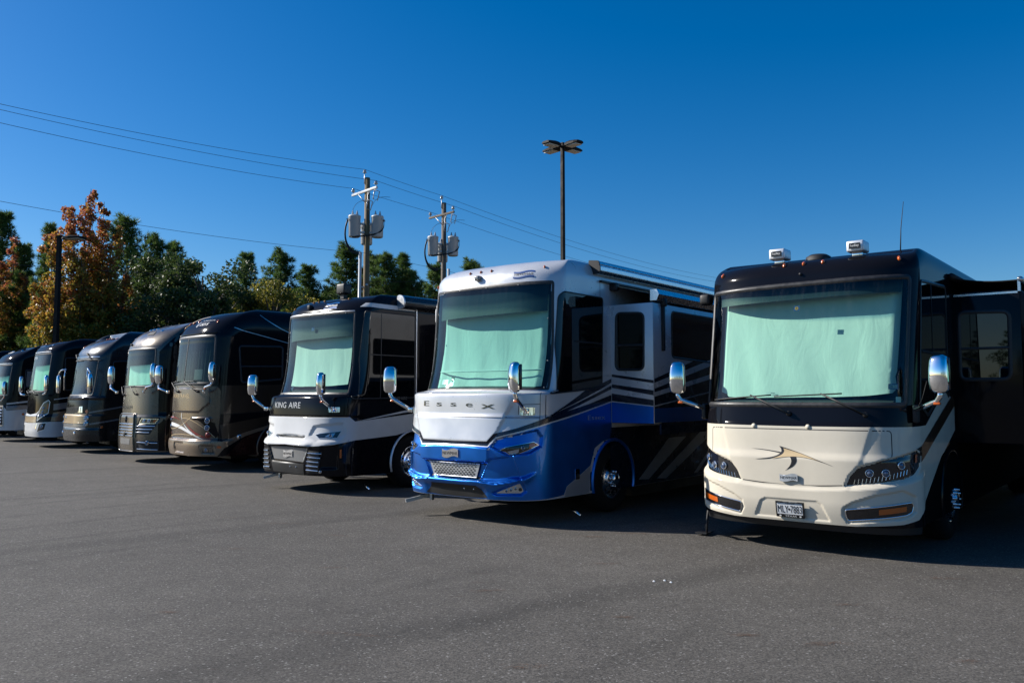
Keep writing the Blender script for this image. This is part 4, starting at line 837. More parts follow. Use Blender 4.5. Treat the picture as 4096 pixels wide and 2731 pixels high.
# ---- black and white coach
def coach_blackwhite():
    slot = [(-.5, .965), (.44, .932), (.395, .892), (-.5, .90)]; plate = [(-.5, .752), (.60, .735), (.47, .462), (-.5, .46)]
    cor = [(.92, .755), (1.23, .78), (1.21, .36), (.91, .385)]; eye = [(.66, 1.10), (1.22, 1.157), (1.27, .98), (1.17, .90), (.79, .885), (.60, .97)]
    ds = [dent(slot, -.04, .012), dent(plate, -.03, .012), dent(cor, -.05, .015), dent(eye, -.03, .03)]
    def disp(s, v):
        a = np.abs(s); r = .05*np.exp(-((v-.79)/.05)**2)*(1-sst(.55, .75, a)) - .008*np.exp(-((v-1.30)/.007)**2)
        for d in ds: r = r+d(s, v)
        return r*(1-sst(1.42, 1.7, a))
    P3 = ((.1, -.04), (.2, -.08), (.45, -.12), (.75, -.12), (.9, -.06), (1.2, .0), (1.69, .06), (1.72, .28), (3.3, .51), (3.6, .55))
    sh = Shell(D=.62, n=3.6, prof=P3, zr=(3.25, 3.36), H=(.38, .32), I=(.5, .18), disp=disp)
    c = Coach(sh, (-4.2, 16.1, 40), 'black motorhome with white nose band and grey chin panel, third from the right')
    ws = [(-1.12, 3.29), (1.06, 3.29), (1.12, 1.735), (-1.18, 1.735)]
    wy = sh.D+2.93-sh.S0; holes = [[(s*.985, v*.994+.014) for s, v in ws]]+c.archhole(2.93, .60)
    half = [(0, .785), (.64, .757), (1.107, .79), (1.40, .85), (1.51, .872), (2.46, .931), (3.2, 1.06), (3.3, 1.08), (3.3, 1.50), (2.93, 1.444), (1.46, 1.218), (1.36, 1.292), (0, 1.292)]
    c.body(BLACK, holes, v0=.22, mid=1.9, under=[full(half)])
    c.P('nose_band', full(half), WHITE, .0035, cell=.026)
    c.P('side_stripe', [(1.47, 1.215), (2.93, 1.395), (3.3, 1.43), (3.3, 1.38), (2.93, 1.345)], BLACK, .0065, mirror=True)
    c.P('roof_stripe', [(1.15, 3.378), (1.27, 3.452), (2.95, 3.452), (2.94, 3.382), (1.27, 3.375)], WHITE, .004, mirror=True)
    c.P('nose_slot', [(-.43, .96), (.43, .935), (.385, .90), (-.385, .905)], BLACKM, .006); c.P('chin_panel', [(-.595, .742), (.605, .728), (.48, .465), (-.455, .49)], GREYP, .005, skirt=.006)
    emblem(c, -.13, .545, .155, .66, off=.008); c.P('chin_step', [(-.50, .455), (.52, .43), (.50, .235), (-.46, .25)], BLACKM, .008, skirt=.006)
    for s in (.12, .3): c.knob('chin_stud', s, .37, .012, .012, CHROME, off=.008)
    for sg in (1, -1):
        f = (lambda p: p) if sg > 0 else flip
        vn = c.P('side_vent', f([(.64, .69), (.915, .665), (.865, .265), (.575, .27)]), BLACKM, .004)
        for i in range(5):
            v = .63-.078*i; c.Rb('vent_slat', f([(.635-.013*i, v+.010), (.90-.010*i, v)]), .026, CHROME, .008, parent=vn, lift=.018)
        hl = f([(.69, .972), (.80, 1.0), (1.228, 1.045), (1.168, .918), (.805, .902)]); h = c.P('headlamp', hl, HOUSING, .008, skirt=.008); c.Rb('lamp_edge', hl, .010, SATIN, .010, closed=True, parent=h)
        c.P('reflector', f([(.92, .935), (1.02, 1.0), (1.12, 1.01), (1.08, .93)]), WHITELAMP, .011, parent=h); c.lamp(sg*1.03, .965, .026, h, .010)
        c.P('corner_reflector', f([(1.26, .555), (1.29, .555), (1.29, .71), (1.26, .71)]), AMBER, .008, skirt=.006); c.knob('fog_lens', sg*.90, .30, .03, .02, WHITELAMP)
    c.Rb('chrome_strip', [(-1.35, 1.302), (1.36, 1.302)], .012, CHROME, .006, lift=.004)
    seam(c, [(1.36, .23), (1.40, 1.30), (1.25, 1.70)], .008, mirror=True); seam(c, [(1.46, .23), (1.50, 1.10)], .008, mirror=True); seam(c, [(1.52, .87), (1.52, 1.09), (2.265, 1.083), (2.265, .91)], .009); seam(c, [(2.30, .93), (2.30, 1.12), (3.2, 1.13)], .009)
    lettering(sh, 'KING', (-.645, 1.463, -.245, 1.573), GREYPAINTED, c.root, .006); lettering(sh, 'AIRE', (-.165, 1.463, .208, 1.573), GREYPAINTED, c.root, .006); lettering(sh, 'KING AIRE', (2.37, 1.62, 2.75, 1.68), GREYP, c.root, .006)
    emblem(c, .20, 3.365, .585, 3.495, back=CHROME, ink=SATIN, badge=False)
    c.markers([(-1.05, 3.46), (-.42, 3.585), (-.25, 3.59), (-.05, 3.595), (.73, 3.59)], .016, ORANGEPRINT)
    P, n = sh.ev(np.array(-.28), np.array(3.43)); mb = MB(); mb.box(Vector(P)+Vector(n)*.02, (.09, .09, .09), None, .02); mb.build('roof_camera', BLACKM, c.root)
    mb = MB(); mb.box((.05, 1.15, 3.86), (.27, .2, .22), None, .04); mb.box((.05, 1.15, 3.72), (.1, .1, .12)); mb.build('roof_sensor', BLACKM, c.root)
    gm = windscreen('windshield_glass_black', (.64, .86, .78), (.10, .22, .28), 3.0, 3.3)
    wd = c.windscreen(ws, gm, .05, lift=.004, r=.04); c.Rb('cap_seam', [(-1.3, 3.315), (1.05, 3.31)], .010, SATIN, .004)
    for s, v in ((-.75, 3.275), (-.2, 3.275), (.3, 3.275), (.85, 3.275), (1.05, 2.3), (-1.1, 2.9), (-1.1, 2.4), (-1.12, 1.95)): c.knob('glass_clip', s, v, .012, .01, GREYP, wd)
    c.P('sun_shade', [(-.99, 1.93), (.97, 1.95), (.96, 2.75), (.96, 3.2), (-.92, 3.2), (-.94, 2.7)], SHADE, shade_off(.13, 4, .007, sh=sh, edge=1.0), cell=.05); c.dashboard(1.76, 1.0); c.P('header_panel', [(-1.04, 2.80), (1.0, 2.84), (1.0, 3.3), (-1.04, 3.3)], DASH, -.05, cell=.08)
    c.P('dash_camera', rnd([(-.60, 1.80), (-.52, 1.80), (-.52, 1.90), (-.60, 1.90)], .01), HOUSING, -.03, parent=wd); c.P('sticker', [(-.12, 2.98), (-.03, 2.98), (-.03, 3.05), (-.12, 3.05)], BLUEPRINT, -.012, parent=wd)
    c.mirror(1.09, -.18, 1.71, 2.12, .185, .14, base=(1.07, .12, 1.44), rot=30, left=(1.35, -.01))
    m_ = rnd([(.945, 1.39), (1.16, 1.39), (1.16, 1.485), (.945, 1.485)], .015); c.P('mirror_mount', m_, CHROME, .012, skirt=.012, mirror=True)
    # full height dark side glass, awning
    g = pane(c, [(1.30, 3.30), (2.95, 3.30), (2.95, 1.66), (1.36, 1.64), (1.22, 2.4)], r=.05, fr=.02); c.Rb('window_bar', [(1.55, 2.48), (2.93, 2.48)], .02, GASKET, .007, parent=g); c.Rb('window_bar', [(2.05, 1.66), (2.05, 3.28)], .02, GASKET, .007, parent=g)
    aw = rnd([(-.02, -.13), (.15, -.11), (.19, .0), (.15, .11), (.05, .15), (-.02, .13)], .04, 3); c.rail('awning_box', 1.55, 12.0, 1.275, 3.53, aw, DARKGREY); c.rail('awning_end', 1.51, 1.545, 1.272, 3.53, [(a*1.03, b*1.03) for a, b in aw], SATIN)
    c.Rb('side_trim', [(3.0, 1.15), (3.0, 3.40)], .03, SATIN, .006, lift=.008)
    so_, ff, sf = slide(c, 2.75, 8.5, 1.30, 3.20, .70, BLACK); pane(c, [(1.40, 3.0), (1.80, 3.0), (1.80, 2.1), (1.40, 2.1)], ff, .08, .03, so_); c.P('slide_stripe', [(1.3, 1.45), (1.97, 1.50), (1.97, 1.66), (1.3, 1.60)], WHITE, .004, surf=ff, parent=so_)
    c.arch(2.93, .60, SATIN, w=.045, lift=.03); c.wheel(wy); c.wheel(8.9); c.chassis(.55, .16)
    mb = MB(); mb.tube([(1.25, .75, .03), (1.36, .70, .01), (1.45, .68, -.04)], .02, 8); mb.build('exhaust_tip', CHROME, c.root)
    mb = MB(); mb.box((-.80, .20, .14), (.05, .5, .05), Matrix.Rotation(-.5, 3, 'Z') @ Matrix.Rotation(.2, 3, 'X')); mb.box((-.66, .2, .14), (.05, .05, .12)); mb.build('tow_bracket', STEEL, c.root)
    mb = MB(); mb.box((-1.36, .95, 3.02), (.11, .16, .26), None, .04); mb.build('side_camera', WHITE, c.root)
    return c

# ---- bronze coach with swooshes
def far_parts(c, wy, side, archmat, r=.60):
    c.arch(c.sh.s_of_y(wy), r, archmat, w=.045); c.wheel(wy); c.wheel(8.9); c.chassis(.6, .16)
def coach_bronze():
    hatch = [(-.5, 1.32), (-.5, 1.88), (1.06, 1.86), (1.10, 1.54), (.80, 1.32)]; pl = [(-.5, .34), (-.5, .545), (.26, .54), (.24, .33)]; rec = [(.93, .50), (1.26, .50), (1.24, .32), (.95, .32)]
    ds = [dent(hatch, .012, .01), dent(pl, -.03, .012), dent(rec, -.04, .012)]
    def disp(s, v):
        a = np.abs(s); r = .05*(1-sst(.60, .66, v))+.02*np.exp(-((v-1.15)/.02)**2)*sst(.5, .6, a)*(1-sst(1.1, 1.2, a))-.01*np.exp(-((v-3.22)/.01)**2)
        for d in ds: r = r+d(s, v)
        return r*(1-sst(1.5, 1.75, a))
    P4 = ((.2, .02), (.5, -.04), (.7, -.02), (.9, -.02), (1.6, .0), (2.9, .10), (3.2, .14))
    sh = Shell(D=.7, n=3.2, prof=P4, zr=(3.02, 3.4), H=(.78, .48), I=(.95, .35), disp=disp)
    c = Coach(sh, (-8.2, 20.92, 46), 'brown and bronze motorhome with white and red swooshes across its nose')
    ws = [(-1.13, 3.14), (1.10, 3.14), (1.17, 2.0), (-1.17, 2.0)]; wy = sh.D+2.9-sh.S0
    half = [(0, .245), (1.30, .247), (1.35, 1.25), (1.34, 1.83), (1.25, 1.93), (0, 1.96)]; c.body(BLACK, [[(s*.985, v*.994+.014) for s, v in ws]]+c.archhole(2.9, .6), v0=.245, mid=1.95, under=[full(half)])
    c.P('front_panel', full(half), BRONZE, .003, cell=.035)
    half = [(0, .25), (1.30, .25), (1.47, .445), (1.96, .71), (2.57, .885), (3.5, 1.0), (3.5, 1.08), (2.57, .97), (1.93, .80), (1.41, .60), (1.2, .63), (0, .64)]; c.P('bumper', full(half), TAUPE, .008, cell=.035)
    c.P('side_panel', [(1.36, 1.0), (3.6, 1.36), (3.6, 1.10), (2.57, .985), (1.93, .81), (1.42, .62)], BROWN, .004, mirror=True); c.P('side_panel', [(1.34, 1.26), (3.6, 1.38), (3.6, 2.0), (1.36, 1.95)], BROWN, .004, mirror=True); c.P('side_skirt', [(1.48, .25), (3.6, .25), (3.6, .98), (2.57, .87), (1.98, .70)], MAROON, .005, mirror=True)
    eye = [(.62, 1.17), (.98, 1.165), (1.24, 1.04), (1.34, .75), (1.25, .68), (1.03, .95), (.85, 1.08)]; c.P('lamp_panel', eye, BLACK, .008, mirror=True)
    for sg in (1, -1):
        for v in (1.10, .93): 
            q = c.knob('headlamp', sg*1.07, v, .075, .03, HOUSING, off=.006); c.lamp(sg*1.07, v, .055, q, .028)
        q = c.knob('tail_reflector', sg*1.09, .755, .065, .03, RED, off=.006)
        f = (lambda p: p) if sg > 0 else flip
        q = c.P('fog_recess', f([(.94, .49), (1.25, .49), (1.23, .33), (.96, .33)]), BLACKM, .008); c.lamp(sg*1.06, .40, .035, q, .008)
        c.P('side_marker', f(ell(1.36, .47, .05, .03)), AMBER, .010)
    # swooshes
    c.P('swoosh', bez((-.95, 1.02), (-.4, 1.08), (.1, .95), (.62, .79), 10)+bez((.95, .655), (.6, .71), (.1, .95), (-.95, .96), 12), WHITEPRINT, .009)
    c.P('swoosh', bez((.0, 1.30), (-.10, 1.15), (.1, 1.0), (.60, .80), 10)+bez((.60, .75), (.1, .98), (-.02, 1.1), (.0, 1.30), 10)[:-1], WHITEPRINT, .011)
    c.P('swoosh', bez((.15, 1.12), (.4, .93), (.8, .76), (1.22, .66), 10)+bez((1.1, .65), (.8, .70), (.45, .85), (.15, 1.12), 10)[:-1], RED, .0095)
    c.P('swoosh', bez((-.95, 1.145), (-.7, 1.21), (-.35, 1.19), (-.05, 1.10), 8)+bez((-.2, 1.12), (-.45, 1.16), (-.7, 1.16), (-.95, 1.10), 8), RED, .0105)
    for a in (((.05, 1.15), (.5, 1.17), (.9, 1.05), (1.25, .70)), ((-.95, .90), (-.4, .80), (.2, 1.0), (.5, 1.18)), ((-.9, .66), (-.2, .80), (.3, .75), (.9, .73))): c.Rb('pinstripe', bez(*a, 12), .014, TAN, .0125)
    seam(c, rnd([(-1.10, 1.88), (1.08, 1.87), (1.10, 1.54), (.80, 1.32), (-.80, 1.32), (-1.10, 1.54)], .03, 3), .012, True); seam(c, [(-1.2, 1.15), (.6, 1.15)], .010); seam(c, [(1.36, .25), (1.36, 1.95)], .010, mirror=True); seam(c, [(1.40, 1.02), (1.40, 1.25), (3.4, 1.36)], .012)
    seam(c, [(2.45, .9), (2.45, 1.3)], .008)
    lettering(sh, 'FORETRAVEL', (-.62, 1.65, .40, 1.745), TAN, c.root, .006); c.P('plate_recess', [(-.24, .35), (.25, .345), (.24, .53), (-.24, .535)], TAUPE, .008)
    k = c.knob('door_latch', 1.82, .70, .06, .03, CHROME)
    gm = windscreen('windshield_glass_bronze', (.42, .55, .50), (.10, .15, .16), 2.75, 3.1); wd = c.windscreen(ws, gm, .06, lift=.006); c.Rb('windshield_post', [(-.02, 2.0), (-.02, 3.12)], .05, GASKET, .004, lift=.006)
    def pleat(a, b): return -.16+.02*np.sin(a*38)
    c.P('curtain', [(-1.08, 2.04), (1.05, 2.04), (1.0, 3.1), (-1.05, 3.1)], CURTAIN, pleat, cell=.03); c.dashboard(2.0, 1.0)
    c.P('sticker', [(.45, 2.1), (.78, 2.1), (.78, 2.35), (.45, 2.35)], GREYP, -.03, parent=wd)
    wiper(c, (-.25, 1.80), (-.75, 2.03), ((-1.0, 2.03), (-.3, 2.06)), .07); wiper(c, (.75, 1.80), (.15, 2.04), ((-.05, 2.05), (.6, 2.06)), .07)
    c.Rb('cap_trim', [(-1.25, 3.22), (1.1, 3.22)], .05, BLACK, .006, lift=.02)
    c.P('cap_swoosh', bez((-.9, 3.36), (-.5, 3.62), (-.1, 3.78), (.25, 3.72), 8)+bez((.2, 3.70), (-.1, 3.70), (-.45, 3.56), (-.85, 3.36), 8), TAN, .006)
    c.markers([(-1.0, 3.42), (-.55, 3.50), (-.3, 3.52), (-.0, 3.54), (.95, 3.50)], .03); lettering(sh, '15015', (.25, 3.40, .66, 3.48), WHITEPRINT, c.root, .006, shear=.2); lettering(sh, 'MOTORCADE CLUB', (.22, 3.53, .80, 3.56), WHITEPRINT, c.root, .006); c.P('club_crest', ell(.13, 3.46, .07, .09), GREYP, .005)
    c.mirror(1.60, .02, 2.02, 2.50, .20, .15, base=(1.08, .05, 1.80), rot=25, arm=[(1.57, .0, 1.95), (1.4, -.06, 1.90)])
    pane(c, [(1.75, 2.92), (2.95, 2.95), (2.95, 2.12), (1.85, 2.02)], r=.08, bar=[(1.8, 2.42), (2.94, 2.45)])
    for a in (((1.55, 3.35), (2.0, 3.30), (2.6, 3.15), (3.6, 2.95)), ((2.3, 3.72), (2.6, 3.5), (3.1, 3.3), (4.0, 3.05))): c.Rb('pinstripe', bez(*a, 14), .016, SATIN, .006)
    for v in (2.78, 2.62): c.Rb('pinstripe', [(3.05, v), (4.6, v-.02)], .012, TAN, .006)
    aw = rnd([(-.02, -.11), (.13, -.10), (.16, .0), (.12, .10), (-.02, .11)], .03, 3); c.rail('awning_box', 2.3, 12.0, 1.20, 3.62, aw, BLACK); c.knob('side_marker', 3.3, 3.05, .04, .03, AMBER)
    c.arch(2.9, .6, BRONZE, w=.045); c.wheel(wy); c.wheel(8.9); c.chassis(.6, .14)
    return c
def coach_pewter():
    gr = [(-.5, .20), (-.5, 1.19), (.50, 1.19), (.56, .20)]; eye = [(.66, .94), (.74, 1.10), (1.30, 1.09), (1.2, .94)]
    ds = [dent(gr, .035, .02), dent(eye, -.02, .015)]
    def disp(s, v):
        a = np.abs(s); r = .02*(1-sst(1.12, 1.2, v))
        for d in ds: r = r+d(s, v)
        return r*(1-sst(1.45, 1.75, a))
    P5 = ((.1, .02), (.2, .0), (.5, -.02), (1.0, .0), (1.6, .03), (2.7, .10), (3.2, .16))
    sh = Shell(D=.75, n=2.9, prof=P5, zr=(2.85, 3.3), H=(.82, .5), I=(1.05, .42), disp=disp)
    c = Coach(sh, (-10.64, 23.31, 46), 'pewter grey motorhome with chrome slatted grille, left of the bronze swoosh one')
    ws = [(-1.08, 2.97), (1.04, 2.97), (1.10, 1.95), (-1.10, 1.95)]; wy = 2.0
    c.body(PEWTER, [[(s*.985, v*.994+.014) for s, v in ws]]+c.archhole(sh.s_of_y(wy), .6), v0=.19, mid=1.9)
    c.P('side_panel', [(1.30, .22), (6, .22), (6, 3.55), (2.0, 3.62), (1.5, 3.25), (1.15, 2.9), (1.22, 1.9)], BLACK, .004, mirror=True, cell=.12)
    for v in (.935, .855, .775, .695, .615): c.Rb('grille_bar', [(-.48, v), (.49, v)], .035, CHROME, .006, lift=.022)
    c.Rb('grille_rim', rnd([(-.50, .20), (-.50, 1.20), (.49, 1.20), (.55, .20)], .06), .03, CHROME if False else PEWTER, .008, closed=True, lift=.02)
    c.P('maker_badge', ell(0, 1.06, .06, .09), BLACK, .012, skirt=.012); c.knob('adaptive_sensor', 0, .66, .07, .03, BLACKM, off=.01)
    c.P('plate_recess', [(-.33, .38), (.33, .38), (.35, .54), (-.34, .54)], GREYP, .006)
    for sg in (1, -1):
        f = (lambda p: p) if sg > 0 else flip
        hl = f([(.68, .965), (.76, 1.085), (1.27, 1.075), (1.18, .955)]); h = c.P('headlamp', hl, HOUSING, .008, skirt=.008); c.Rb('lamp_edge', hl, .012, CHROME, .010, closed=True, parent=h)
        for s in (.86, 1.02): c.lamp(sg*s, 1.025, .042, h, .010, WHITELAMP)
        c.P('turn_signal', f([(1.12, .985), (1.16, 1.065), (1.25, 1.065), (1.18, .98)]), AMBER, .011, parent=h)
        for v, s1 in ((.885, 1.20), (.80, 1.14), (.715, 1.06)): c.Rb('air_bar', f([(.60, v), (s1, v)]), .035, CHROME, .006, lift=.02)
        for v in (.45, .27): c.Rb('air_bar', f([(.66, v), (1.28, v-.02)]), .035, CHROME, .006, lift=.02)
        c.P('air_intake', f([(.58, .94), (1.24, .94), (1.06, .66), (.60, .66)]), BLACKM, .004); c.P('air_intake', f([(.64, .50), (1.32, .48), (1.30, .22), (.64, .22)]), BLACKM, .004); k = c.knob('fog_lamp', sg*1.02, .44, .06, .03, CHROME, off=.02); c.lamp(sg*1.02, .44, .04, k, .045)
    lettering(sh, 'REALM', (-.60, 1.345, .22, 1.425), BLACKPRINT, c.root, .008)
    gm = windscreen('windshield_glass_pewter', (.52, .82, .74), (.06, .11, .13), 2.5, 2.75); wd = c.windscreen(ws, gm, .05, lift=.006)
    c.P('sun_shade', [(-.98, 2.0), (.92, 2.01), (.86, 2.57), (-.92, 2.57)], SHADE, shade_off(.08, 1, sh=sh, edge=.95), cell=.06); c.dashboard(1.96, .95); c.Rb('cap_seam', [(-1.25, 3.05), (1.08, 3.05)], .012, BLACKM, .004)
    wiper(c, (-.45, 1.72), (-.8, 1.95), ((-1.05, 1.96), (-.5, 1.97)), .07); wiper(c, (.45, 1.74), (.1, 1.96), ((-.15, 1.97), (.35, 1.97)), .07)
    c.markers([(-1.0, 3.3), (-.45, 3.62), (-.2, 3.64), (.05, 3.66), (.8, 3.5)], .03, CHROME); c.P('roof_intake', [(.18, 3.36), (.62, 3.36), (.55, 3.48), (.16, 3.48)], BLACKM, .01); c.knob('roof_camera', -.4, 3.1, .035, .05, BLACKM)
    c.mirror(1.58, .05, 2.05, 2.56, .18, .14, base=(1.02, .02, 1.80), rot=25, arm=[(1.56, .03, 1.97), (1.35, -.04, 1.93)])
    pane(c, [(1.8, 2.85), (3.4, 2.95), (3.4, 2.05), (1.9, 2.0)], r=.08); c.arch(sh.s_of_y(wy), .6, PEWTER); c.wheel(wy); c.wheel(8.9); c.chassis(.6, .12)
    return c
def coach_gold():
    def disp(s, v):
        a = np.abs(s); return (.03*np.exp(-((v-1.64)/.03)**2)+.035*(1-sst(1.08, 1.13, v))+.02*(1-sst(.64, .68, v)))*(1-sst(1.35, 1.7, a))
    P6 = ((.2, .04), (.5, -.02), (.7, -.02), (.9, -.01), (1.6, .04), (1.70, .10), (2.9, .28), (3.2, .36))
    sh = Shell(D=.7, n=3.2, prof=P6, zr=(2.85, 3.32), H=(.75, .5), I=(1.0, .38), disp=disp)
    c = Coach(sh, (-14.32, 27.28, 46), 'dark grey motorhome with gold and silver bands on its nose, no windshield shade')
    ws = [(-1.10, 2.87), (1.10, 2.87), (1.08, 1.72), (-1.08, 1.72)]; wy = 2.0
    c.body(DARKGREY, [[(s*.985, v*.994+.014) for s, v in ws]]+c.archhole(sh.s_of_y(wy), .6), v0=.26, mid=1.9)
    c.P('nose_panel', [(-1.02, 1.16), (1.03, 1.16), (1.02, 1.65), (-1.02, 1.65)], BLACK, .004); c.P('grille', [(-.55, 1.17), (.83, 1.17), (.81, 1.36), (-.55, 1.33)], BLACKM, .006)
    for i in range(14): c.Rb('grille_bar', [(-.5+i*.095, 1.18), (-.5+i*.095, 1.34)], .02, DARKGREY, .008, lift=.01)
    c.P('grille_end', [(.60, 1.17), (.84, 1.17), (.82, 1.37), (.66, 1.36)], CHROME, .009, mirror=True)
    c.P('nose_band', [(-1.1, .845), (1.03, .845), (1.02, 1.10), (-1.1, 1.10)], GOLD, .005); c.P('nose_band', [(-1.05, .67), (1.04, .67), (1.03, .815), (-1.05, .815)], GREYP, .005); c.P('bumper', [(-1.3, .262), (1.38, .262), (1.3, .655), (-1.3, .655)], DARKGREY, .004)
    for v in (1.105, .835): c.Rb('chrome_strip', [(-1.1, v), (1.03, v)], .022, TAN, .008, lift=.012)
    for sg in (1, -1):
        for v in (1.0, .83): q = c.knob('headlamp', sg*1.06, v, .085, .05, CHROME, off=.004); c.lamp(sg*1.06, v, .06, q, .05, WHITELAMP)
        c.P('turn_signal', (lambda p: p if sg > 0 else flip(p))(ell(1.02, 1.21, .05, .07)), AMBER, .012); c.knob('fog_lamp', sg*.58, .52, .055, .03, CHROME); c.knob('side_marker', sg*1.50, .72, .045, .02, AMBER)
    c.knob('maker_badge', -.35, 1.0, .05, .02, CHROME)
    for a, m_ in (((1.10, 1.20, 3.2, 1.55), GREYP), ((1.12, .83, 3.2, 1.15), GREYP)): c.P('side_stripe', [(a[0], a[1]-.05), (a[2], a[3]-.03), (a[2], a[3]+.03), (a[0], a[1])], m_, .005, mirror=True)
    c.P('side_panel', [(1.12, .88), (3.2, 1.2), (3.2, 1.48), (1.11, 1.14)], BROWN, .0045, mirror=True)
    gm = windscreen('windshield_glass_gold', (.45, .55, .52), (.2, .26, .27), 2.6, 2.85); c.windscreen(ws, gm, .05, lift=.006); c.dashboard(1.73, .95); c.P('curtain', [(-1.0, 2.0), (1.0, 2.0), (1.0, 2.85), (-1.0, 2.85)], CURTAIN, lambda a, b: -.6+.02*np.sin(a*30), cell=.06)
    c.Rb('cap_seam', [(-1.2, 2.94), (1.12, 2.94)], .03, CHROME, .004, lift=.008)
    for s in (-.6, .5): wiper(c, (s, 3.02), (s+.35, 2.86), ((s+.1, 2.84), (s+.75, 2.84)), .06)
    c.markers([(-.9, 3.3), (.1, 3.72), (.3, 3.74), (.5, 3.76), (1.2, 3.65)], .035)
    c.mirror(1.55, -.05, 1.85, 2.42, .17, .13, base=(1.10, .10, 2.62), rot=25, arm=None, mat=CHROME) if False else None
    for sg in (1, -1):
        mb = MB(); rings = []
        for t, q in ((0, .6), (.05, .9), (.3, 1), (.7, .95), (.95, .8), (1, .5)): rings.append([Vector((sg*(1.60+px), .05+py, 1.80+.60*t)) for px, py, _ in superring(0, 0, 0, .085*q, .07*q, 16, 3)])
        mb.loft(rings); h = mb.build('mirror_housing', CHROME, c.root); mb = MB(); mb.tube([(sg*1.60, .05, 2.38), (sg*1.58, .05, 2.46), (sg*1.35, .05, 2.56), (sg*1.13, .12, 2.60)], .028, 8); mb.build('mirror_arm', CHROME, h); mb = MB(); mb.tube([(sg*1.13, .12, 2.60), (sg*1.16, .1, 2.35), (sg*1.15, .1, 1.9)], .02, 8); mb.build('mirror_strut', CHROME, h)
    pane(c, [(1.7, 2.8), (3.2, 2.9), (3.2, 1.95), (1.75, 1.85)], r=.08); c.arch(sh.s_of_y(wy), .6, DARKGREY); c.wheel(wy); c.wheel(8.9); c.chassis(.6, .2)
    return c
def coach_whitechin():
    def disp(s, v):
        a = np.abs(s); return (.03*(1-sst(.98, 1.06, v)))*(1-sst(1.35, 1.7, a))
    P7 = ((.2, .03), (.5, -.03), (.7, -.02), (.9, .0), (1.6, .03), (2.9, .18), (3.3, .24))
    sh = Shell(D=.65, n=3.4, prof=P7, zr=(3.2, 3.4), H=(.48, .38), I=(.7, .3), disp=disp)
    c = Coach(sh, (-17.3, 30.19, 46), 'black motorhome with white chin, gold band and tall swept headlamps, pale shade up')
    ws = [(-1.12, 3.20), (1.02, 3.20), (1.08, 1.85), (-1.10, 1.85)]; wy = 2.0
    c.body(BLACK, [[(s*.985, v*.994+.014) for s, v in ws]]+c.archhole(sh.s_of_y(wy), .6), v0=.26, mid=1.9)
    half = [(0, .262), (1.45, .262), (2.2, .35), (3.3, .5), (3.3, .82), (1.3, .80), (.70, .76), (0, .745)]; c.P('chin', half, WHITE, .004, mirror=True)
    half = [(0, .76), (.70, .775), (.68, .985), (0, .97)]; c.P('nose_band', half, GOLD, .005, mirror=True); half = [(0, .985), (.66, .995), (.80, 1.20), (.62, 1.10), (0, 1.03)]; c.P('nose_chevron', half, WHITE, .006, mirror=True)
    c.P('side_panel', [(1.30, .82), (3.3, .84), (3.3, 1.40), (1.35, 1.12)], TAUPE, .004, mirror=True); c.P('side_stripe', [(1.35, 1.2), (3.3, 1.5), (3.3, 1.68), (1.35, 1.42)], GREYP, .004, mirror=True); c.Rb('pinstripe', [(1.35, 1.58), (3.3, 1.86)], .025, WHITEPRINT, .006, mirror=True)
    for sg in (1, -1):
        f = (lambda p: p) if sg > 0 else flip
        hl = f([(.77, .83), (.80, 1.19), (1.0, 1.46), (1.17, 1.555), (1.225, 1.49), (1.19, 1.10)]); h = c.P('headlamp', hl, HOUSING, .008, skirt=.008); c.Rb('lamp_edge', hl, .03, SATIN, .010, closed=True, parent=h)
        for s, v in ((.95, 1.02), (.97, 1.14), (1.0, 1.27)): c.lamp(sg*s, v, .04, h, .010)
        c.P('turn_signal', f([(1.13, 1.25), (1.19, 1.25), (1.19, 1.42), (1.13, 1.42)]), AMBER, .011, parent=h)
        fg = f(rnd([(.82, .435), (.92, .735), (1.18, .765), (1.14, .53)], .04)); q = c.P('fog_recess', fg, BLACKM, .007); c.Rb('lamp_edge', fg, .02, SATIN, .009, closed=True, parent=q); c.lamp(sg*1.03, .64, .05, q, .008)
        c.P('corner_vent', f(rnd([(.70, .5), (.76, .74), (.80, .74), (.74, .5)], .02)), CHROME, .007)
    c.P('radar_cover', rnd([(-.62, .42), (-.45, .42), (-.45, .66), (-.62, .66)], .02), BLACKM, .008)
    lettering(sh, 'TIFFIN', (-.72, 3.03, -.14, 3.125), SATIN, c.root, .006)
    gm = windscreen('windshield_glass_chin', (.46, .78, .66), (.08, .14, .14), 2.72, 3.0); wd = c.windscreen(ws, gm, .05, lift=.006)
    c.P('sun_shade', [(-1.0, 1.92), (.95, 1.92), (.92, 2.82), (-1.0, 2.82)], SHADE, shade_off(.08, 3, sh=sh, edge=.95), cell=.06); c.dashboard(1.87, .95); c.Rb('cap_seam', [(-1.25, 3.27), (.95, 3.27)], .014, SATIN, .004)
    wiper(c, (-.4, 1.78), (-.75, 1.88), ((-1.0, 1.9), (-.4, 1.92)), .06); wiper(c, (.5, 1.74), (.15, 1.9), ((-.1, 1.9), (.5, 1.92)), .06)
    c.markers([(-1.0, 3.4), (-.35, 3.48), (-.15, 3.49), (.05, 3.5), (.8, 3.5)], .03, CHROME)
    for sg in (1, -1):
        mb = MB(); rings = []
        for t, q in ((0, .6), (.05, .9), (.3, 1), (.7, .95), (.95, .8), (1, .5)): rings.append([Vector((sg*(1.60+px), .05+py, 1.85+.58*t)) for px, py, _ in superring(0, 0, 0, .08*q, .07*q, 16, 3)])
        mb.loft(rings); h = mb.build('mirror_housing', CHROME, c.root); mb = MB(); mb.tube([(sg*1.60, .05, 1.90), (sg*1.58, .05, 1.80), (sg*1.40, .02, 1.76), (sg*1.12, .08, 1.74)], .035, 8); mb.build('mirror_arm', CHROME, h)
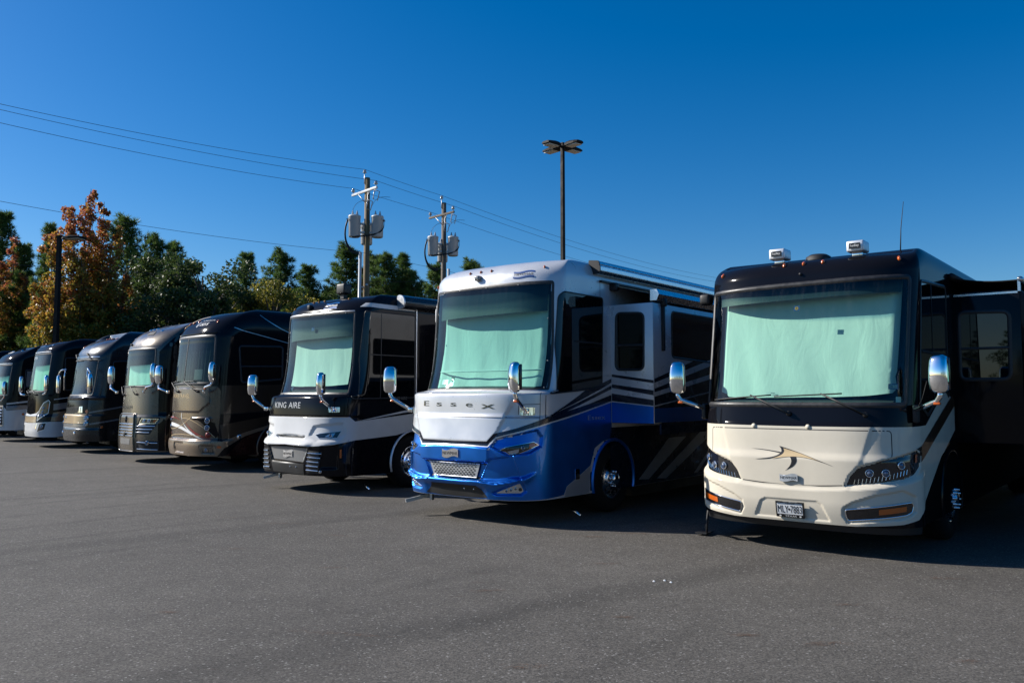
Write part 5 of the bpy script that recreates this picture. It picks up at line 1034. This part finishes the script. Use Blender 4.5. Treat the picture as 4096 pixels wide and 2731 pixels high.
    pane(c, [(1.6, 3.05), (3.2, 3.1), (3.2, 2.0), (1.7, 1.9)], r=.08); c.arch(sh.s_of_y(wy), .6, BLACK); c.wheel(wy); c.wheel(8.9); c.chassis(.6, .2)
    return c
def coach_edge(pose, label):
    def disp(s, v):
        a = np.abs(s); return .03*(1-sst(1.25, 1.33, v))*(1-sst(1.3, 1.7, a))
    P8 = ((.2, .03), (.5, -.02), (.9, .0), (1.6, .04), (2.9, .2), (3.2, .28))
    sh = Shell(D=.7, n=3.2, prof=P8, zr=(2.95, 3.32), H=(.65, .45), I=(.9, .35), disp=disp); c = Coach(sh, pose, label)
    ws = [(-1.12, 2.94), (1.12, 2.94), (1.15, 1.72), (-1.15, 1.72)]; wy = 2.0
    c.body(BLACK, [[(s*.985, v*.994+.014) for s, v in ws]]+c.archhole(sh.s_of_y(wy), .6), v0=.33, mid=1.9, fine=.05)
    c.P('lower_panel', [(0, .34), (1.46, .34), (3.4, .38), (3.4, 1.26), (2.0, 1.20), (1.2, 1.12), (1.0, 1.30), (0, 1.32)], WHITE, .004, mirror=True); c.P('side_panel', [(1.15, 1.12), (2.0, 1.2), (3.4, 1.26), (3.4, 1.45), (1.12, 1.30)], GREYP, .006, mirror=True); c.P('side_stripe', [(1.12, 1.36), (3.4, 1.62), (3.4, 1.70), (1.12, 1.42)], WHITE, .005, mirror=True)
    gp = rnd([(-1.0, 1.30), (1.0, 1.30), (1.08, .52), (-1.08, .52)], .06); g = c.P('grille', gp, BLACKM, .006); c.Rb('grille_rim', gp, .05, CREAM, .008, closed=True, lift=.02, parent=g)
    for v in (1.15, 1.03, .91, .79, .67): c.Rb('grille_bar', [(-.97, v), (.99, v)], .05, CHROME, .010, lift=.025, parent=g)
    c.knob('side_marker', 1.75, .98, .05, .02, AMBER); k = c.knob('door_latch', 1.95, 1.06, .06, .02, SATIN)
    gm = windscreen('windshield_glass_edge', (.46, .80, .70), (.06, .10, .12), 2.45, 2.6); c.windscreen(ws, gm, .05, lift=.006); c.P('sun_shade', [(-1.05, 1.8), (1.02, 1.8), (1.0, 2.52), (-1.0, 2.52)], SHADE, shade_off(.08, 5, sh=sh, edge=.95), cell=.07); c.dashboard(1.74, 1.0)
    c.Rb('cap_seam', [(-1.2, 3.0), (1.1, 3.0)], .02, SATIN, .004); wiper(c, (.55, 1.55), (.15, 1.74), ((-.1, 1.75), (.5, 1.76)), .06)
    c.P('roof_vent', rnd([(.0, 3.4), (.5, 3.42), (.5, 3.52), (.05, 3.52)], .03), WHITE, .02, skirt=.02); c.markers([(-.4, 3.6), (.9, 3.6)], .03, CHROME)
    c.mirror(1.60, .05, 1.75, 2.28, .2, .15, base=(1.10, .06, 1.52), rot=25)
    p = pane(c, [(1.75, 2.75), (2.9, 2.78), (2.9, 1.75), (1.75, 1.70)], r=.05, bar=[(1.77, 2.05), (2.9, 2.05)]); c.P('window_blind', [(1.8, 2.08), (2.86, 2.08), (2.86, 2.72), (1.8, 2.70)], GREYP, .008, parent=p)
    c.arch(sh.s_of_y(wy), .6, WHITE); c.wheel(wy); c.wheel(8.9); c.chassis(.6, .3)
    return c
coach_cream(); coach_blue(); coach_blackwhite(); coach_bronze(); coach_pewter(); coach_gold(); coach_whitechin()
coach_edge((-21.1, 34.1, 46), 'white and grey motorhome with chrome barred grille, cut by the left picture edge')
coach_edge((-24.9, 37.9, 46), 'farthest motorhome, only its dark curved roof and side show at the left edge')
coach_edge((6.75+.62*2, 7.35+.78*2, 38.5), 'white skirted motorhome standing just beyond the right picture edge')

# ------------------------------------------------------------------ lamp posts
def lamp_post(loc, h, rz, label, heads=4, s=1.0):
    r = empty('lamp_post', loc, rz); tag(r, label, 'lamp post', 'parking lot lamp posts')
    mb = MB(); mb.loft([[(x*w, y*w, z) for x, y in ((-1, -1), (1, -1), (1, 1), (-1, 1))] for z, w in ((0, .085*s), (h, .065*s))], smooth=False); mb.build('pole', BRONZEPOLE, r)
    mb = MB(); mb.box((0, 0, .12), (.42, .42, .24), None, .03); mb.build('base_cover', BRONZEPOLE, r)
    for k in range(heads):
        a = k*math.pi/2; M = Matrix.Rotation(a, 4, 'Z'); z = h-.10
        mb = MB(); rings = []
        for t, w, up, th in ((.18, .12, -.02, .10), (.34, .23, .0, .16), (.55, .25, .01, .15), (.85, .24, .0, .11), (1.02, .20, -.01, .08)):
            rings.append([M @ Vector((t*s, y*w*s, z+up+zz*th)) for y, zz in ((-1, -.5), (1, -.5), (1, .1), (.6, .5), (-.6, .5), (-1, .1))])
        mb.loft(rings, smooth=False); hd = mb.build('lamp_head', BRONZEPOLE, r)
        mb = MB(); mb.V = []; mb.box((.66*s, 0, z-.085), (.56*s, .36*s, .03)); mb.V = [tuple(M @ Vector(v)) for v in mb.V]; mb.build('lamp_lens', LEDLENS, hd)
        mb = MB(); mb.box((.14*s, 0, z-.02), (.22*s, .08*s, .07)); mb.V = [tuple(M @ Vector(v)) for v in mb.V]; mb.build('lamp_arm', BRONZEPOLE, hd)
    mb = MB(); mb.box((0, 0, h+.01), (.16*s, .16*s, .04)); mb.build('pole_cap', BRONZEPOLE, r)
def at(x, y, Y):
    """the point at depth Y that stands at full-size photo position x, y (used to read off where far things stand)"""
    p = R(3.766); dx = (x-2048)/3350; dz = (1365.5-y)/3350; c, s = math.cos(p), math.sin(p); f = c-dz*s; return Vector((dx/f*Y, Y, CAM_H+(s+dz*c)/f*Y))
p = at(2250, 575, 30.0); lamp_post((p.x, p.y, 0), p.z, R(42), 'tall bronze lamp post with four flat heads against the sky', 4, .86)
p = at(238, 945, 41.0); lamp_post((p.x, p.y, 0), p.z, R(-12), 'dark lamp post in front of the autumn tree at left', 1, 1.35)

# ------------------------------------------------------------------ utility poles and wires
def utility_pole(x, ytop, Y, H, wood, arm_mat, rz, label, mirror=1):
    b = at(x, ytop, Y); top = b.z; r = empty('utility_pole', (b.x, b.y, 0), rz); tag(r, label, 'utility pole', 'transformer poles'); U = {}
    mb = MB(); mb.tube([(0, 0, 0), (0, 0, top*.5), (0, 0, top)], [.19, .165, .135], 14); mb.build('pole', wood, r)
    za = top-.75; AR = Matrix.Rotation(R(-48), 3, 'Z'); q2 = lambda v: AR @ Vector(v); mb = MB(); mb.box(q2((0, -.18, za)), (2.4, .09, .12), AR, .008); mb.build('crossarm', arm_mat, r)
    mb = MB(); mb.tube([q2((-.6, -.2, za-.02)), q2((0, -.16, za-.55))], .02, 6); mb.tube([q2((.6, -.2, za-.02)), q2((0, -.16, za-.55))], .02, 6); mb.build('arm_brace', STEEL, r)
    def insul(px, py, pz, nm='insulator'):
        mb = MB(); M = Matrix.Translation((px, py, pz)); mb.lathe([(.02, -.1), (.03, 0), (.10, .02), (.11, .05), (.05, .08), (.085, .10), (.08, .14), (.04, .18), (0, .19)], M, 14); return mb.build(nm, PORCELAIN, r)
    insul(*q2((-1.1, -.18, za+.16))); insul(*q2((1.1, -.18, za+.16))); insul(-.13, -.1, top+.22)
    mb = MB(); mb.tube([(-.14, -.1, top-.35), (-.13, -.1, top+.2)], .025, 6); mb.build('top_pin', STEEL, r)
    for s in (-1.1, 1.1):
        mb = MB(); mb.tube([q2((s, -.18, za)), q2((s, -.18, za+.12))], .015, 6); mb.build('arm_pin', STEEL, r)
    # fused cutouts hanging below
    for px, pz in ((1.0, za-.35), (.35, za-.75)):
        mb = MB(); mb.tube([q2(v) for v in ((px, -.18, za-.05), (px, -.2, pz+.2), (px+.12, -.24, pz+.12))], .018, 6); k = mb.build('cutout_hanger', STEEL, r)
        mb = MB(); mb.tube([q2((px+.12, -.28, 0))+Vector((u_, 0, pz+w_)) for u_, w_ in ((0, .22), (.26, .12), (.16, -.34), (-.06, -.26), (0, .22))], .028, 7); mb.build('fuse_cutout', PORCELAIN, r)
    # three transformers round the pole
    zt = top-2.55
    for j, (px, py, dz) in enumerate(((-.62, -.16, 0), (.55, -.05, .0), (-.12, .62, -.25))):
        M = Matrix.Translation((px, py, zt+dz)); mb = MB(); mb.lathe([(0, -.62), (.26, -.62), (.30, -.58), (.31, .42), (.33, .44), (.33, .48), (.30, .52), (.15, .56), (0, .57)], M, 26); t = mb.build('transformer', GREYPAINTED, r)
        for bx, by in ((-.1, 0), (.12, .05)):
            mb = MB(); mb.lathe([(.05, 0), (.05, .06), (.075, .08), (.045, .11), (.065, .14), (.035, .18), (.03, .26), (0, .28)], M @ Matrix.Translation((bx, by, .52)), 10); mb.build('bushing', PORCELAIN, t)
        mb = MB(); sx_ = -1 if px < 0 else 1
        for q in (-.2, 0, .2): mb.box((px+sx_*.33, py+q, zt+dz+.30), (.10, .06, .06))
        mb.build('terminal', STEEL, t); mb = MB(); mb.box((px*.45, py*.45, zt+dz+.1), (abs(px)*.5+.05, abs(py)*.5+.05, .10)); mb.box((px*.45, py*.45, zt+dz-.35), (abs(px)*.5+.05, abs(py)*.5+.05, .08)); mb.build('mounting_bracket', GREYPAINTED, t)
    # sagging black leads
    for q in range(4):
        e = .04*q; mb = MB(); mb.tube(bez((-.95, -.2, zt+.25+e), (-1.25-e, -.3, zt-.6), (-.9, -.3, zt-1.5-e*2), (-.30, -.2, zt-1.35-e), 14), .020, 6); mb.build('drop_cable', CABLE, r)
    for q in range(2):
        mb = MB(); mb.tube(bez((.88, -.1, zt+.3), (1.05, -.3, zt-.4-.1*q), (.6, -.4, zt-.55), (-.75, -.4, zt-.62-.05*q), 14), .020, 6); mb.build('drop_cable', CABLE, r)
    mb = MB(); mb.tube(bez((-.72, -.15, zt+.8), (-.6, -.2, zt+1.2), (-.3, -.2, zt+1.3), (-.1, -.2, zt+1.3), 8), .010, 5); mb.build('jumper', CABLE, r); mb = MB(); mb.tube(bez((.3, -.3, zt+1.0), (.5, -.3, zt+1.5), (.8, -.3, zt+1.5), (1.25, -.3, zt+1.45), 8), .010, 5); mb.build('jumper', CABLE, r)
    mb = MB(); mb.tube([(-.36*mirror, -.18, 0), (-.30*mirror, -.18, zt-1.40)], .085, 12); mb.box((-.2*mirror, -.1, zt-3.2), (.3, .06, .05)); mb.build('conduit', GREYPAINTED, r)
    mb = MB(); mb.tube([(.05, -.17, zt-3.1), (.05, -.20, zt-3.1)], .07, 12); mb.build('pole_tag', STEEL, r)
    Mw = Matrix.Translation((b.x, b.y, 0)) @ Matrix.Rotation(rz, 4, 'Z')
    return [Mw @ Vector(v) for v in ((-.13, -.1, top+.42), q2((1.1, -.18, za+.36)), q2((-1.1, -.18, za+.36)), (0, -.17, zt-1.45))]
A = utility_pole(1470, 712, 43.2, 13.5, POLEWOOD, GREYPAINTED, 0, 'brown utility pole with three grey transformers and white crossarm', 1)
B = utility_pole(1776, 812, 48.8, 13.5, GREYWOOD, GREYWOOD, 0, 'weathered utility pole with wooden crossarm, farther of the two', -1)
wires = [('upper overhead wire running over the pole tops', at(-60, 403, 31), at(2960, 1125, 84), 0), ('outer overhead wire on the right crossarm ends', at(-60, 425, 32), at(2960, 1140, 84), 1), ('inner overhead wire on the left crossarm ends', at(-60, 478, 30.5), at(2960, 1178, 82), 2), ('lower neutral wire strung beneath the transformers', at(-60, 794, 31), at(2700, 1240, 84), 3)]
def span(a, b, sag, n=16): return [a.lerp(b, i/n)+Vector((0, 0, -sag*4*(i/n)*(1-i/n))) for i in range(n+1)]
for lab, a, b, k in wires:
    pa = span(a, A[k], .22)+span(A[k], B[k], .03, 6)[1:]+span(B[k], b, .7)[1:]; mb = MB(); mb.tube(pa, .010 if k < 3 else .009, 5); tag(mb.build('overhead_wire', WIREM), lab, 'wire', 'overhead wires')
mb = MB(); mb.tube(span(at(-60, 1050, 38), at(1760, 1127, 52), .25, 24), .012, 5); tag(mb.build('overhead_wire', CABLE), 'lowest black communication cable crossing in front of the trees', 'wire', 'overhead wires')

# ------------------------------------------------------------------ trees
rng = np.random.default_rng(7)
def quads(C, U, W):
    """one small leaf quad per row"""
    n = len(C); V = np.stack([C-U-W*.1, C+W*.5-U*.1, C+U, C-W*.5-U*.1], 1).reshape(-1, 3); return V, np.arange(n*4).reshape(n, 4)
def fast_mesh(name, V, F):
    me = bpy.data.meshes.new(name); k = F.shape[1]; me.vertices.add(len(V)); me.vertices.foreach_set('co', V.astype(np.float32).ravel()); me.loops.add(F.size); me.loops.foreach_set('vertex_index', F.astype(np.int32).ravel())
    me.polygons.add(len(F)); me.polygons.foreach_set('loop_start', np.arange(0, F.size, k, dtype=np.int32)); me.update(calc_edges=True); return me
def unit(n):
    v = rng.normal(size=(n, 3)); return v/np.linalg.norm(v, axis=1, keepdims=True)
def limb_mesh(paths):
    mb = MB()
    for p, r0, r1 in paths: mb.tube(p, [r0+(r1-r0)*i/(len(p)-1) for i in range(len(p))], 7, cap=False)
    me = bpy.data.meshes.new('trunk'); me.from_pydata([tuple(v) for v in mb.V], [], mb.F); me.polygons.foreach_set('use_smooth', [True]*len(me.polygons)); me.update(); return me
def pine(h, spread, base=.30, nb=85, dens=1.):
    bend = rng.normal(size=2)*.02*h; tr = [Vector((bend[0]*t*t, bend[1]*t*t, h*t)) for t in np.linspace(0, 1, 9)]; paths = [(tr, .011*h+.05, .015)]; C = []; D = []
    for i in range(nb):
        t = base+(1-base)*(i/nb)**.9; z = h*t; L = spread*((1-t)/(1-base))**.80*rng.uniform(.35, 1.3)+.2; a = i*2.4+rng.uniform(-.5, .5); rise = rng.uniform(-.05, .35)+(t-.5)*.9
        o = Vector((bend[0]*t*t, bend[1]*t*t, z)); d = Vector((math.cos(a), math.sin(a), rise)); f = lambda u: np.array(o)+np.array([d.x*L*u, d.y*L*u, (rise*u+.14*u*u)*L])
        paths.append(([Vector(f(q)) for q in (0, .35, .7, 1.)], .020+.01*L, .008))
        for u in np.linspace(.5, 1.03, 2+int(L*1.6)):
            if rng.random() < .12: continue
           
            k = int(12*dens); p = unit(k)*(.13+.10*L)*(rng.uniform(0, 1, (k, 1))**.4); p[:, 2] *= .7; ce = f(u)+rng.normal(size=3)*.08*L; C.append(ce+p); q = p/(np.linalg.norm(p, axis=1, keepdims=True)+1e-6); D.append(q*.8+np.array([d.x*.35, d.y*.35, .55]))
    C = np.concatenate(C); D = np.concatenate(D); k = 11; cc = np.repeat(C, k, 0); dd = np.repeat(D, k, 0)*.9+unit(len(cc)); dd /= np.linalg.norm(dd, axis=1, keepdims=True); ln = rng.uniform(.17, .36, (len(cc), 1)); sd = np.cross(dd, unit(len(cc))); sd /= np.linalg.norm(sd, axis=1, keepdims=True)+1e-9
    V = np.stack([cc-sd*.018, cc+sd*.018, cc+dd*ln], 1).reshape(-1, 3); return limb_mesh(paths), fast_mesh('crown', V, np.arange(len(V)).reshape(-1, 3))
def sweetgum(h, leaders, leaf=.085):
    """several upright leaders, each a tapering column of leaf clumps"""
    paths = [([Vector((0, 0, 0)), Vector((.1, 0, h*.3)), Vector((0, .1, h*.6)), Vector((0, 0, h*.96))], .2, .02)]; C = []
    for lx, ly, top in leaders:
        z1 = h*top; z0 = max(h*.12, z1-h*.55); n = int((z1-z0)/.22); b = Vector((lx*.1, ly*.1, max(.1*h, z0-1.2))); e = Vector((lx, ly, z1)); paths.append(([b, b.lerp(e, .4)+Vector((lx*.35, ly*.35, 0)), e], .07, .012))
        for i in range(n):
            t = i/n; z = z0+(z1-z0)*t; r = (1.05-.70*t)*(.8+.4*rng.random()); ce = np.array([lx*(.65+.38*t), ly*(.65+.38*t), z])+np.append(rng.normal(size=2)*r*.55, 0); m = int(60+55*(1-t)); p = unit(m)*(r*.62)*(rng.uniform(0, 1, (m, 1))**.45); C.append(ce+p)
            if rng.random() < .5: a = rng.uniform(0, 6.3); paths.append(([Vector((lx*.8, ly*.8, z-.3)), Vector(ce)+Vector((math.cos(a)*r*.4, math.sin(a)*r*.4, .2))], .02, .006))
    C = np.concatenate(C); n = len(C); U = unit(n)*leaf*rng.uniform(.6, 1.25, (n, 1)); W = np.cross(U, unit(n)); W /= np.linalg.norm(W, axis=1, keepdims=True)+1e-9; W *= leaf*1.6; V, F = quads(C, U, W)
    return limb_mesh(paths), fast_mesh('crown', V, F)
def broadleaf(h, rx, z0, shape='round', clumps=60, leaf=.11, per=260, gap=.0):
    tr = [Vector((.02*h*math.sin(3*t), .015*h*math.sin(5*t), h*.86*t)) for t in np.linspace(0, 1, 8)]; paths = [(tr, .016*h+.05, .03)]; C = []; zc = (h+z0)/2; rz_ = (h-z0)/2
    for i in range(clumps):
        d = unit(1)[0]; rr = rng.uniform(.35, 1.0)**.5; t = (d[2]*rr+1)/2
        if shape == 'round': w = rx*(1.05 if t < .6 else 1.0)
        else: w = rx*(1.15-.95*t)           # pyramidal
        ce = np.array([d[0]*rr*w, d[1]*rr*w, zc+d[2]*rr*rz_*.93]); cr = rng.uniform(.55, 1.0)*rx*.27
        j = min(7, max(1, int(7*(ce[2]-.25*h)/(h*.86)))); o = tr[j]; e = Vector(ce); m = o.lerp(e, .5)+Vector((0, 0, .08*h*rng.uniform(0, 1))); paths.append(([o, m, e], .03+.004*h, .012))
        n = int(per*rng.uniform(.6, 1.3)); p = unit(n)*cr*(rng.uniform(0, 1, (n, 1))**.42); p[:, 2] *= .75; C.append(ce+p)
        if shape != 'round' and t > .55:       # upright shoots
            n2 = 90; q = rng.uniform(0, 1, (n2, 1)); C.append(ce+np.concatenate([rng.normal(size=(n2, 2))*.13, q*1.5], 1))
    C = np.concatenate(C); n = len(C); U = unit(n)*leaf*rng.uniform(.6, 1.25, (n, 1)); W = np.cross(U, unit(n)); W /= np.linalg.norm(W, axis=1, keepdims=True)+1e-9; W *= leaf*1.5; V, F = quads(C, U, W)
    return limb_mesh(paths), fast_mesh('crown', V, F)
def bare(h):
    paths = [([Vector((0, 0, h*t)) for t in (0, .3, .6, .8)], .07, .03)]
    for i in range(26):
        z = h*rng.uniform(.45, .85); a = rng.uniform(0, 6.3); L = rng.uniform(.8, 1.8); paths.append(([Vector((0, 0, z)), Vector((math.cos(a)*L*.25, math.sin(a)*L*.25, z+L*.5)), Vector((math.cos(a)*L*.4, math.sin(a)*L*.4, z+L))], .018, .005))
    return limb_mesh(paths)
KINDS = {'pine': [pine(11.5, 2.0, .22, 95), pine(11.5, 2.5, .35, 80), pine(11.5, 1.6, .15, 100), pine(11.5, 2.2, .28, 85)],
         'oak': [broadleaf(10.5, 4.2, 1.2, 'round', 100, .085, 300), broadleaf(10.5, 3.6, 1.0, 'round', 90, .085, 300)],
         'gum': [sweetgum(14, [(.25, 0, 1.0), (.95, .3, .955), (-.75, .2, .92), (-1.75, 0, .80), (1.5, -.3, .85), (.3, 1.2, .86), (-.5, -1.1, .9), (2.2, .3, .66), (-2.5, .4, .60), (0, -1.4, .7), (1.2, -1.3, .62), (-1.5, 1.2, .65), (-1.6, -1.0, .55), (2.0, 1.2, .5), (.6, -.2, .6), (-.4, .3, .55)]), sweetgum(14, [(0, 0, 1.0), (.7, .4, .9), (-.8, .1, .86), (1.3, 0, .7), (-1.4, -.4, .68), (.2, -1.0, .8), (0, 1.0, .75), (1.0, -.8, .5), (-.9, .8, .5)], .09)],
         'yellow': [broadleaf(9, 3.2, 1.5, 'round', 85, .075, 240)]}
CM = {'pine': PINE, 'oak': OAK, 'gum': GUM, 'yellow': YELLOW}; BMAT = {'pine': PINEBARK, 'oak': BARK, 'gum': BARK, 'yellow': BARK}
NAMES = {'pine': ('pine_tree', 'pine tree'), 'oak': ('oak_tree', 'oak tree'), 'gum': ('sweetgum_tree', 'sweetgum tree'), 'yellow': ('autumn_tree', 'tree')}; BASEH = {'pine': 11.5, 'oak': 10.5, 'gum': 14., 'yellow': 9.}
for kd, lst in KINDS.items():
    for tm, cm in lst: tm.materials.append(BMAT[kd]); cm.materials.append(CM[kd])
def tree(kd, var, loc, h, label, rot, group='trees behind the motorhomes', wide=1.):
    nm, cat = NAMES[kd]; r = empty(nm, loc, rot); s = h/BASEH[kd]; r.scale = (s*wide, s*wide, s); tag(r, label, cat, group); tm, cm = KINDS[kd][var]
    for n_, me in (('trunk', tm), ('crown', cm)):
        o = bpy.data.objects.new(n_, me); COL.objects.link(o); o.parent = r
    return r
def plant(kd, var, x, ytop, Y, label, wide=1., rot=None):
    b = at(x, ytop, Y); tree(kd, var, (b.x, b.y, -.03), b.z, label, rot if rot is not None else rng.uniform(0, 6.3), wide=wide)
plant('gum', 0, 345, 752, 44.5, 'tall orange and yellow sweetgum, highest of the trees', 1.0, .4)
plant('gum', 1, 60, 945, 52, 'small rusty sweetgum beside the pine at the left edge', 1.1)
plant('pine', 0, 12, 858, 56, 'tall dark pine at the extreme left edge'); plant('pine', 2, 95, 985, 52, 'slim pine between the left edge and the autumn sweetgum'); plant('pine', 2, 200, 905, 47.5, 'pine just left of the tall sweetgum, behind the dark lamp post', .8)
plant('pine', 1, 535, 888, 55, 'tall pine rising right of the orange sweetgum'); plant('pine', 3, 600, 955, 53, 'shorter pine tip beside the tall pine over the oaks'); plant('pine', 2, 708, 978, 56, 'pine tip poking out between the two dark oaks')
plant('oak', 0, 660, 1000, 49, 'broad dark oak right of the orange sweetgum'); plant('oak', 1, 820, 1005, 46, 'rounded dark oak above the bronze swoosh motorhome', 1.1); plant('oak', 1, 500, 1120, 53, 'lower dark oak under the orange sweetgum'); plant('oak', 0, 930, 1190, 48, 'low oak sinking toward the yellow tree')
plant('pine', 0, 990, 1020, 58, 'pine left of the yellowing tree'); plant('pine', 3, 1105, 1012, 56, 'full pine standing behind the yellowing tree', 1.1); plant('yellow', 0, 1090, 1100, 46, 'yellowing autumn tree above the black and white motorhome'); plant('pine', 2, 1245, 1072, 53, 'short pine between the yellowing tree and the brown utility pole', 1.2)
plant('pine', 3, 1375, 992, 54, 'tall full pine just left of the brown utility pole', 1.15); plant('pine', 1, 1480, 1032, 56, 'pine directly behind the brown utility pole'); plant('pine', 0, 1540, 1022, 52, 'pine right of the brown utility pole', 1.05); plant('pine', 2, 1603, 1030, 54, 'pine midway between the two utility poles', 1.15); plant('pine', 1, 1665, 1092, 52, 'lower pine left of the weathered utility pole', 1.1)
plant('pine', 1, 1745, 1062, 56, 'thin pine behind the weathered utility pole'); plant('pine', 3, 1885, 1052, 58, 'pine top rising behind the white coach roof', 1.1)
bt = bare(8.6).copy(); bt.materials.append(BARK); p = at(925, 1020, 52); o = bpy.data.objects.new('bare_tree', bt); COL.objects.link(o); o.location = (p.x, p.y, -.03); tag(o, 'leafless grey tree between the dark oaks and the pines', 'tree')
p = at(1690, 1100, 50); o = bpy.data.objects.new('bare_tree', bt); COL.objects.link(o); o.location = (p.x, p.y, -.03); o.scale = (.9, .9, .95); tag(o, 'sparse leafless tree left of the weathered utility pole', 'tree')
for i in range(34):      # the wood closing behind them
    x = -160+i*66+rng.uniform(-25, 25); Y = rng.uniform(58, 66); kd = 'oak' if i % 2 and x < 1300 else 'pine'; yt = (1110 if x < 900 else 1165)+rng.uniform(-20, 45)
    plant(kd, int(rng.integers(0, len(KINDS[kd]))), x, yt, Y, 'dark oak crowded into the shadowed wood behind' if kd == 'oak' else 'dark pine crowded into the shadowed wood behind', 1.25)
# undergrowth along the wood's edge
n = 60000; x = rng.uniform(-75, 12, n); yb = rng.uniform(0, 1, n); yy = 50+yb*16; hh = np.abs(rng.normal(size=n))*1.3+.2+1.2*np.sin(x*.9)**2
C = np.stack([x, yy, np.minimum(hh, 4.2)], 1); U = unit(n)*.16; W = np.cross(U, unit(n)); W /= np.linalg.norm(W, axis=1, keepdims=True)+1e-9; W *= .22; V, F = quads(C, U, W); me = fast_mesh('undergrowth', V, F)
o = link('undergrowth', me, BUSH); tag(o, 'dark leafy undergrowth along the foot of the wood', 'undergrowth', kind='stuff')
# pines across the road behind the photographer: they show only in glass, chrome and paint
for i in range(22):
    tree('pine', i % 4, (-95+i*9+rng.uniform(-3, 3), -78-rng.uniform(0, 22), -.03), rng.uniform(11, 16), 'pine across the grass behind the photographer', rng.uniform(0, 6), 'pines behind the photographer', 1.2)
# scraps on the asphalt
for x, y, lab in ((2606, 2313, 'white scrap on the asphalt, left one of three'), (2648, 2310, 'white scrap on the asphalt, middle one of three'), (2673, 2317, 'white scrap on the asphalt, right one of three')):
    d = 3350*CAM_H/(y-1586); me = MB(); me.add([Vector(((x-2048)/3350*d+a*.011, d+b*.010, .004+c)) for a, b, c in ((-1, -.6, 0), (.9, -1, 0), (1.1, .5, .008), (0, 1.1, .012), (-1, .6, .006))]+[Vector(((x-2048)/3350*d, d, .014))], [(0, 1, 5), (1, 2, 5), (2, 3, 5), (3, 4, 5), (4, 0, 5), (4, 3, 2, 1, 0)]); tag(me.build('paper_scrap', WHITEPRINT), lab, 'scrap', 'white scraps')
# pine straw blown into thin streaks on the asphalt
STRAW = simple('pine_straw', (.115, .055, .028), .8); Cs = []; Us = []; Ws = []
for x, y, k in ((918, 2062, 1.), (1131, 2086, .7), (1360, 2134, .6), (1335, 2258, .8), (1378, 2513, 1.2), (1956, 2347, .9), (1684, 2198, .5), (952, 2185, .6), (561, 2053, .7), (2365, 2138, .9), (2526, 2125, .8), (2419, 2243, .6), (3354, 2401, .4), (3274, 2552, .6), (3746, 2300, .6), (3827, 2619, .5), (2481, 2450, .4), (2971, 2519, .5), (2100, 2640, .4), (700, 2430, .4)):
    d = 3350*CAM_H/(y-1586); n = int(60*k*rng.uniform(.4, 1.2)); u = rng.normal(size=n)*.2*k*rng.uniform(.5, 1.3); cx = (x-2048)/3350*d; Cs.append(np.stack([cx+u, d+rng.normal(size=n)*.02+u*rng.normal()*.12, np.full(n, .004)+rng.random(n)*.004], 1)); an = rng.normal(size=n)*.6; ln = rng.uniform(.03, .075, n); Us.append(np.stack([np.cos(an)*ln, np.sin(an)*ln, rng.normal(size=n)*.002], 1)); Ws.append(np.stack([-np.sin(an), np.cos(an), np.zeros(n)], 1)*.0025)
C = np.concatenate(Cs); V, F = quads(C, np.concatenate(Us), np.concatenate(Ws)); tag(link('pine_straw', fast_mesh('pine_straw', V, F), STRAW), 'brown pine straw in thin streaks on the asphalt', 'pine straw', kind='stuff')
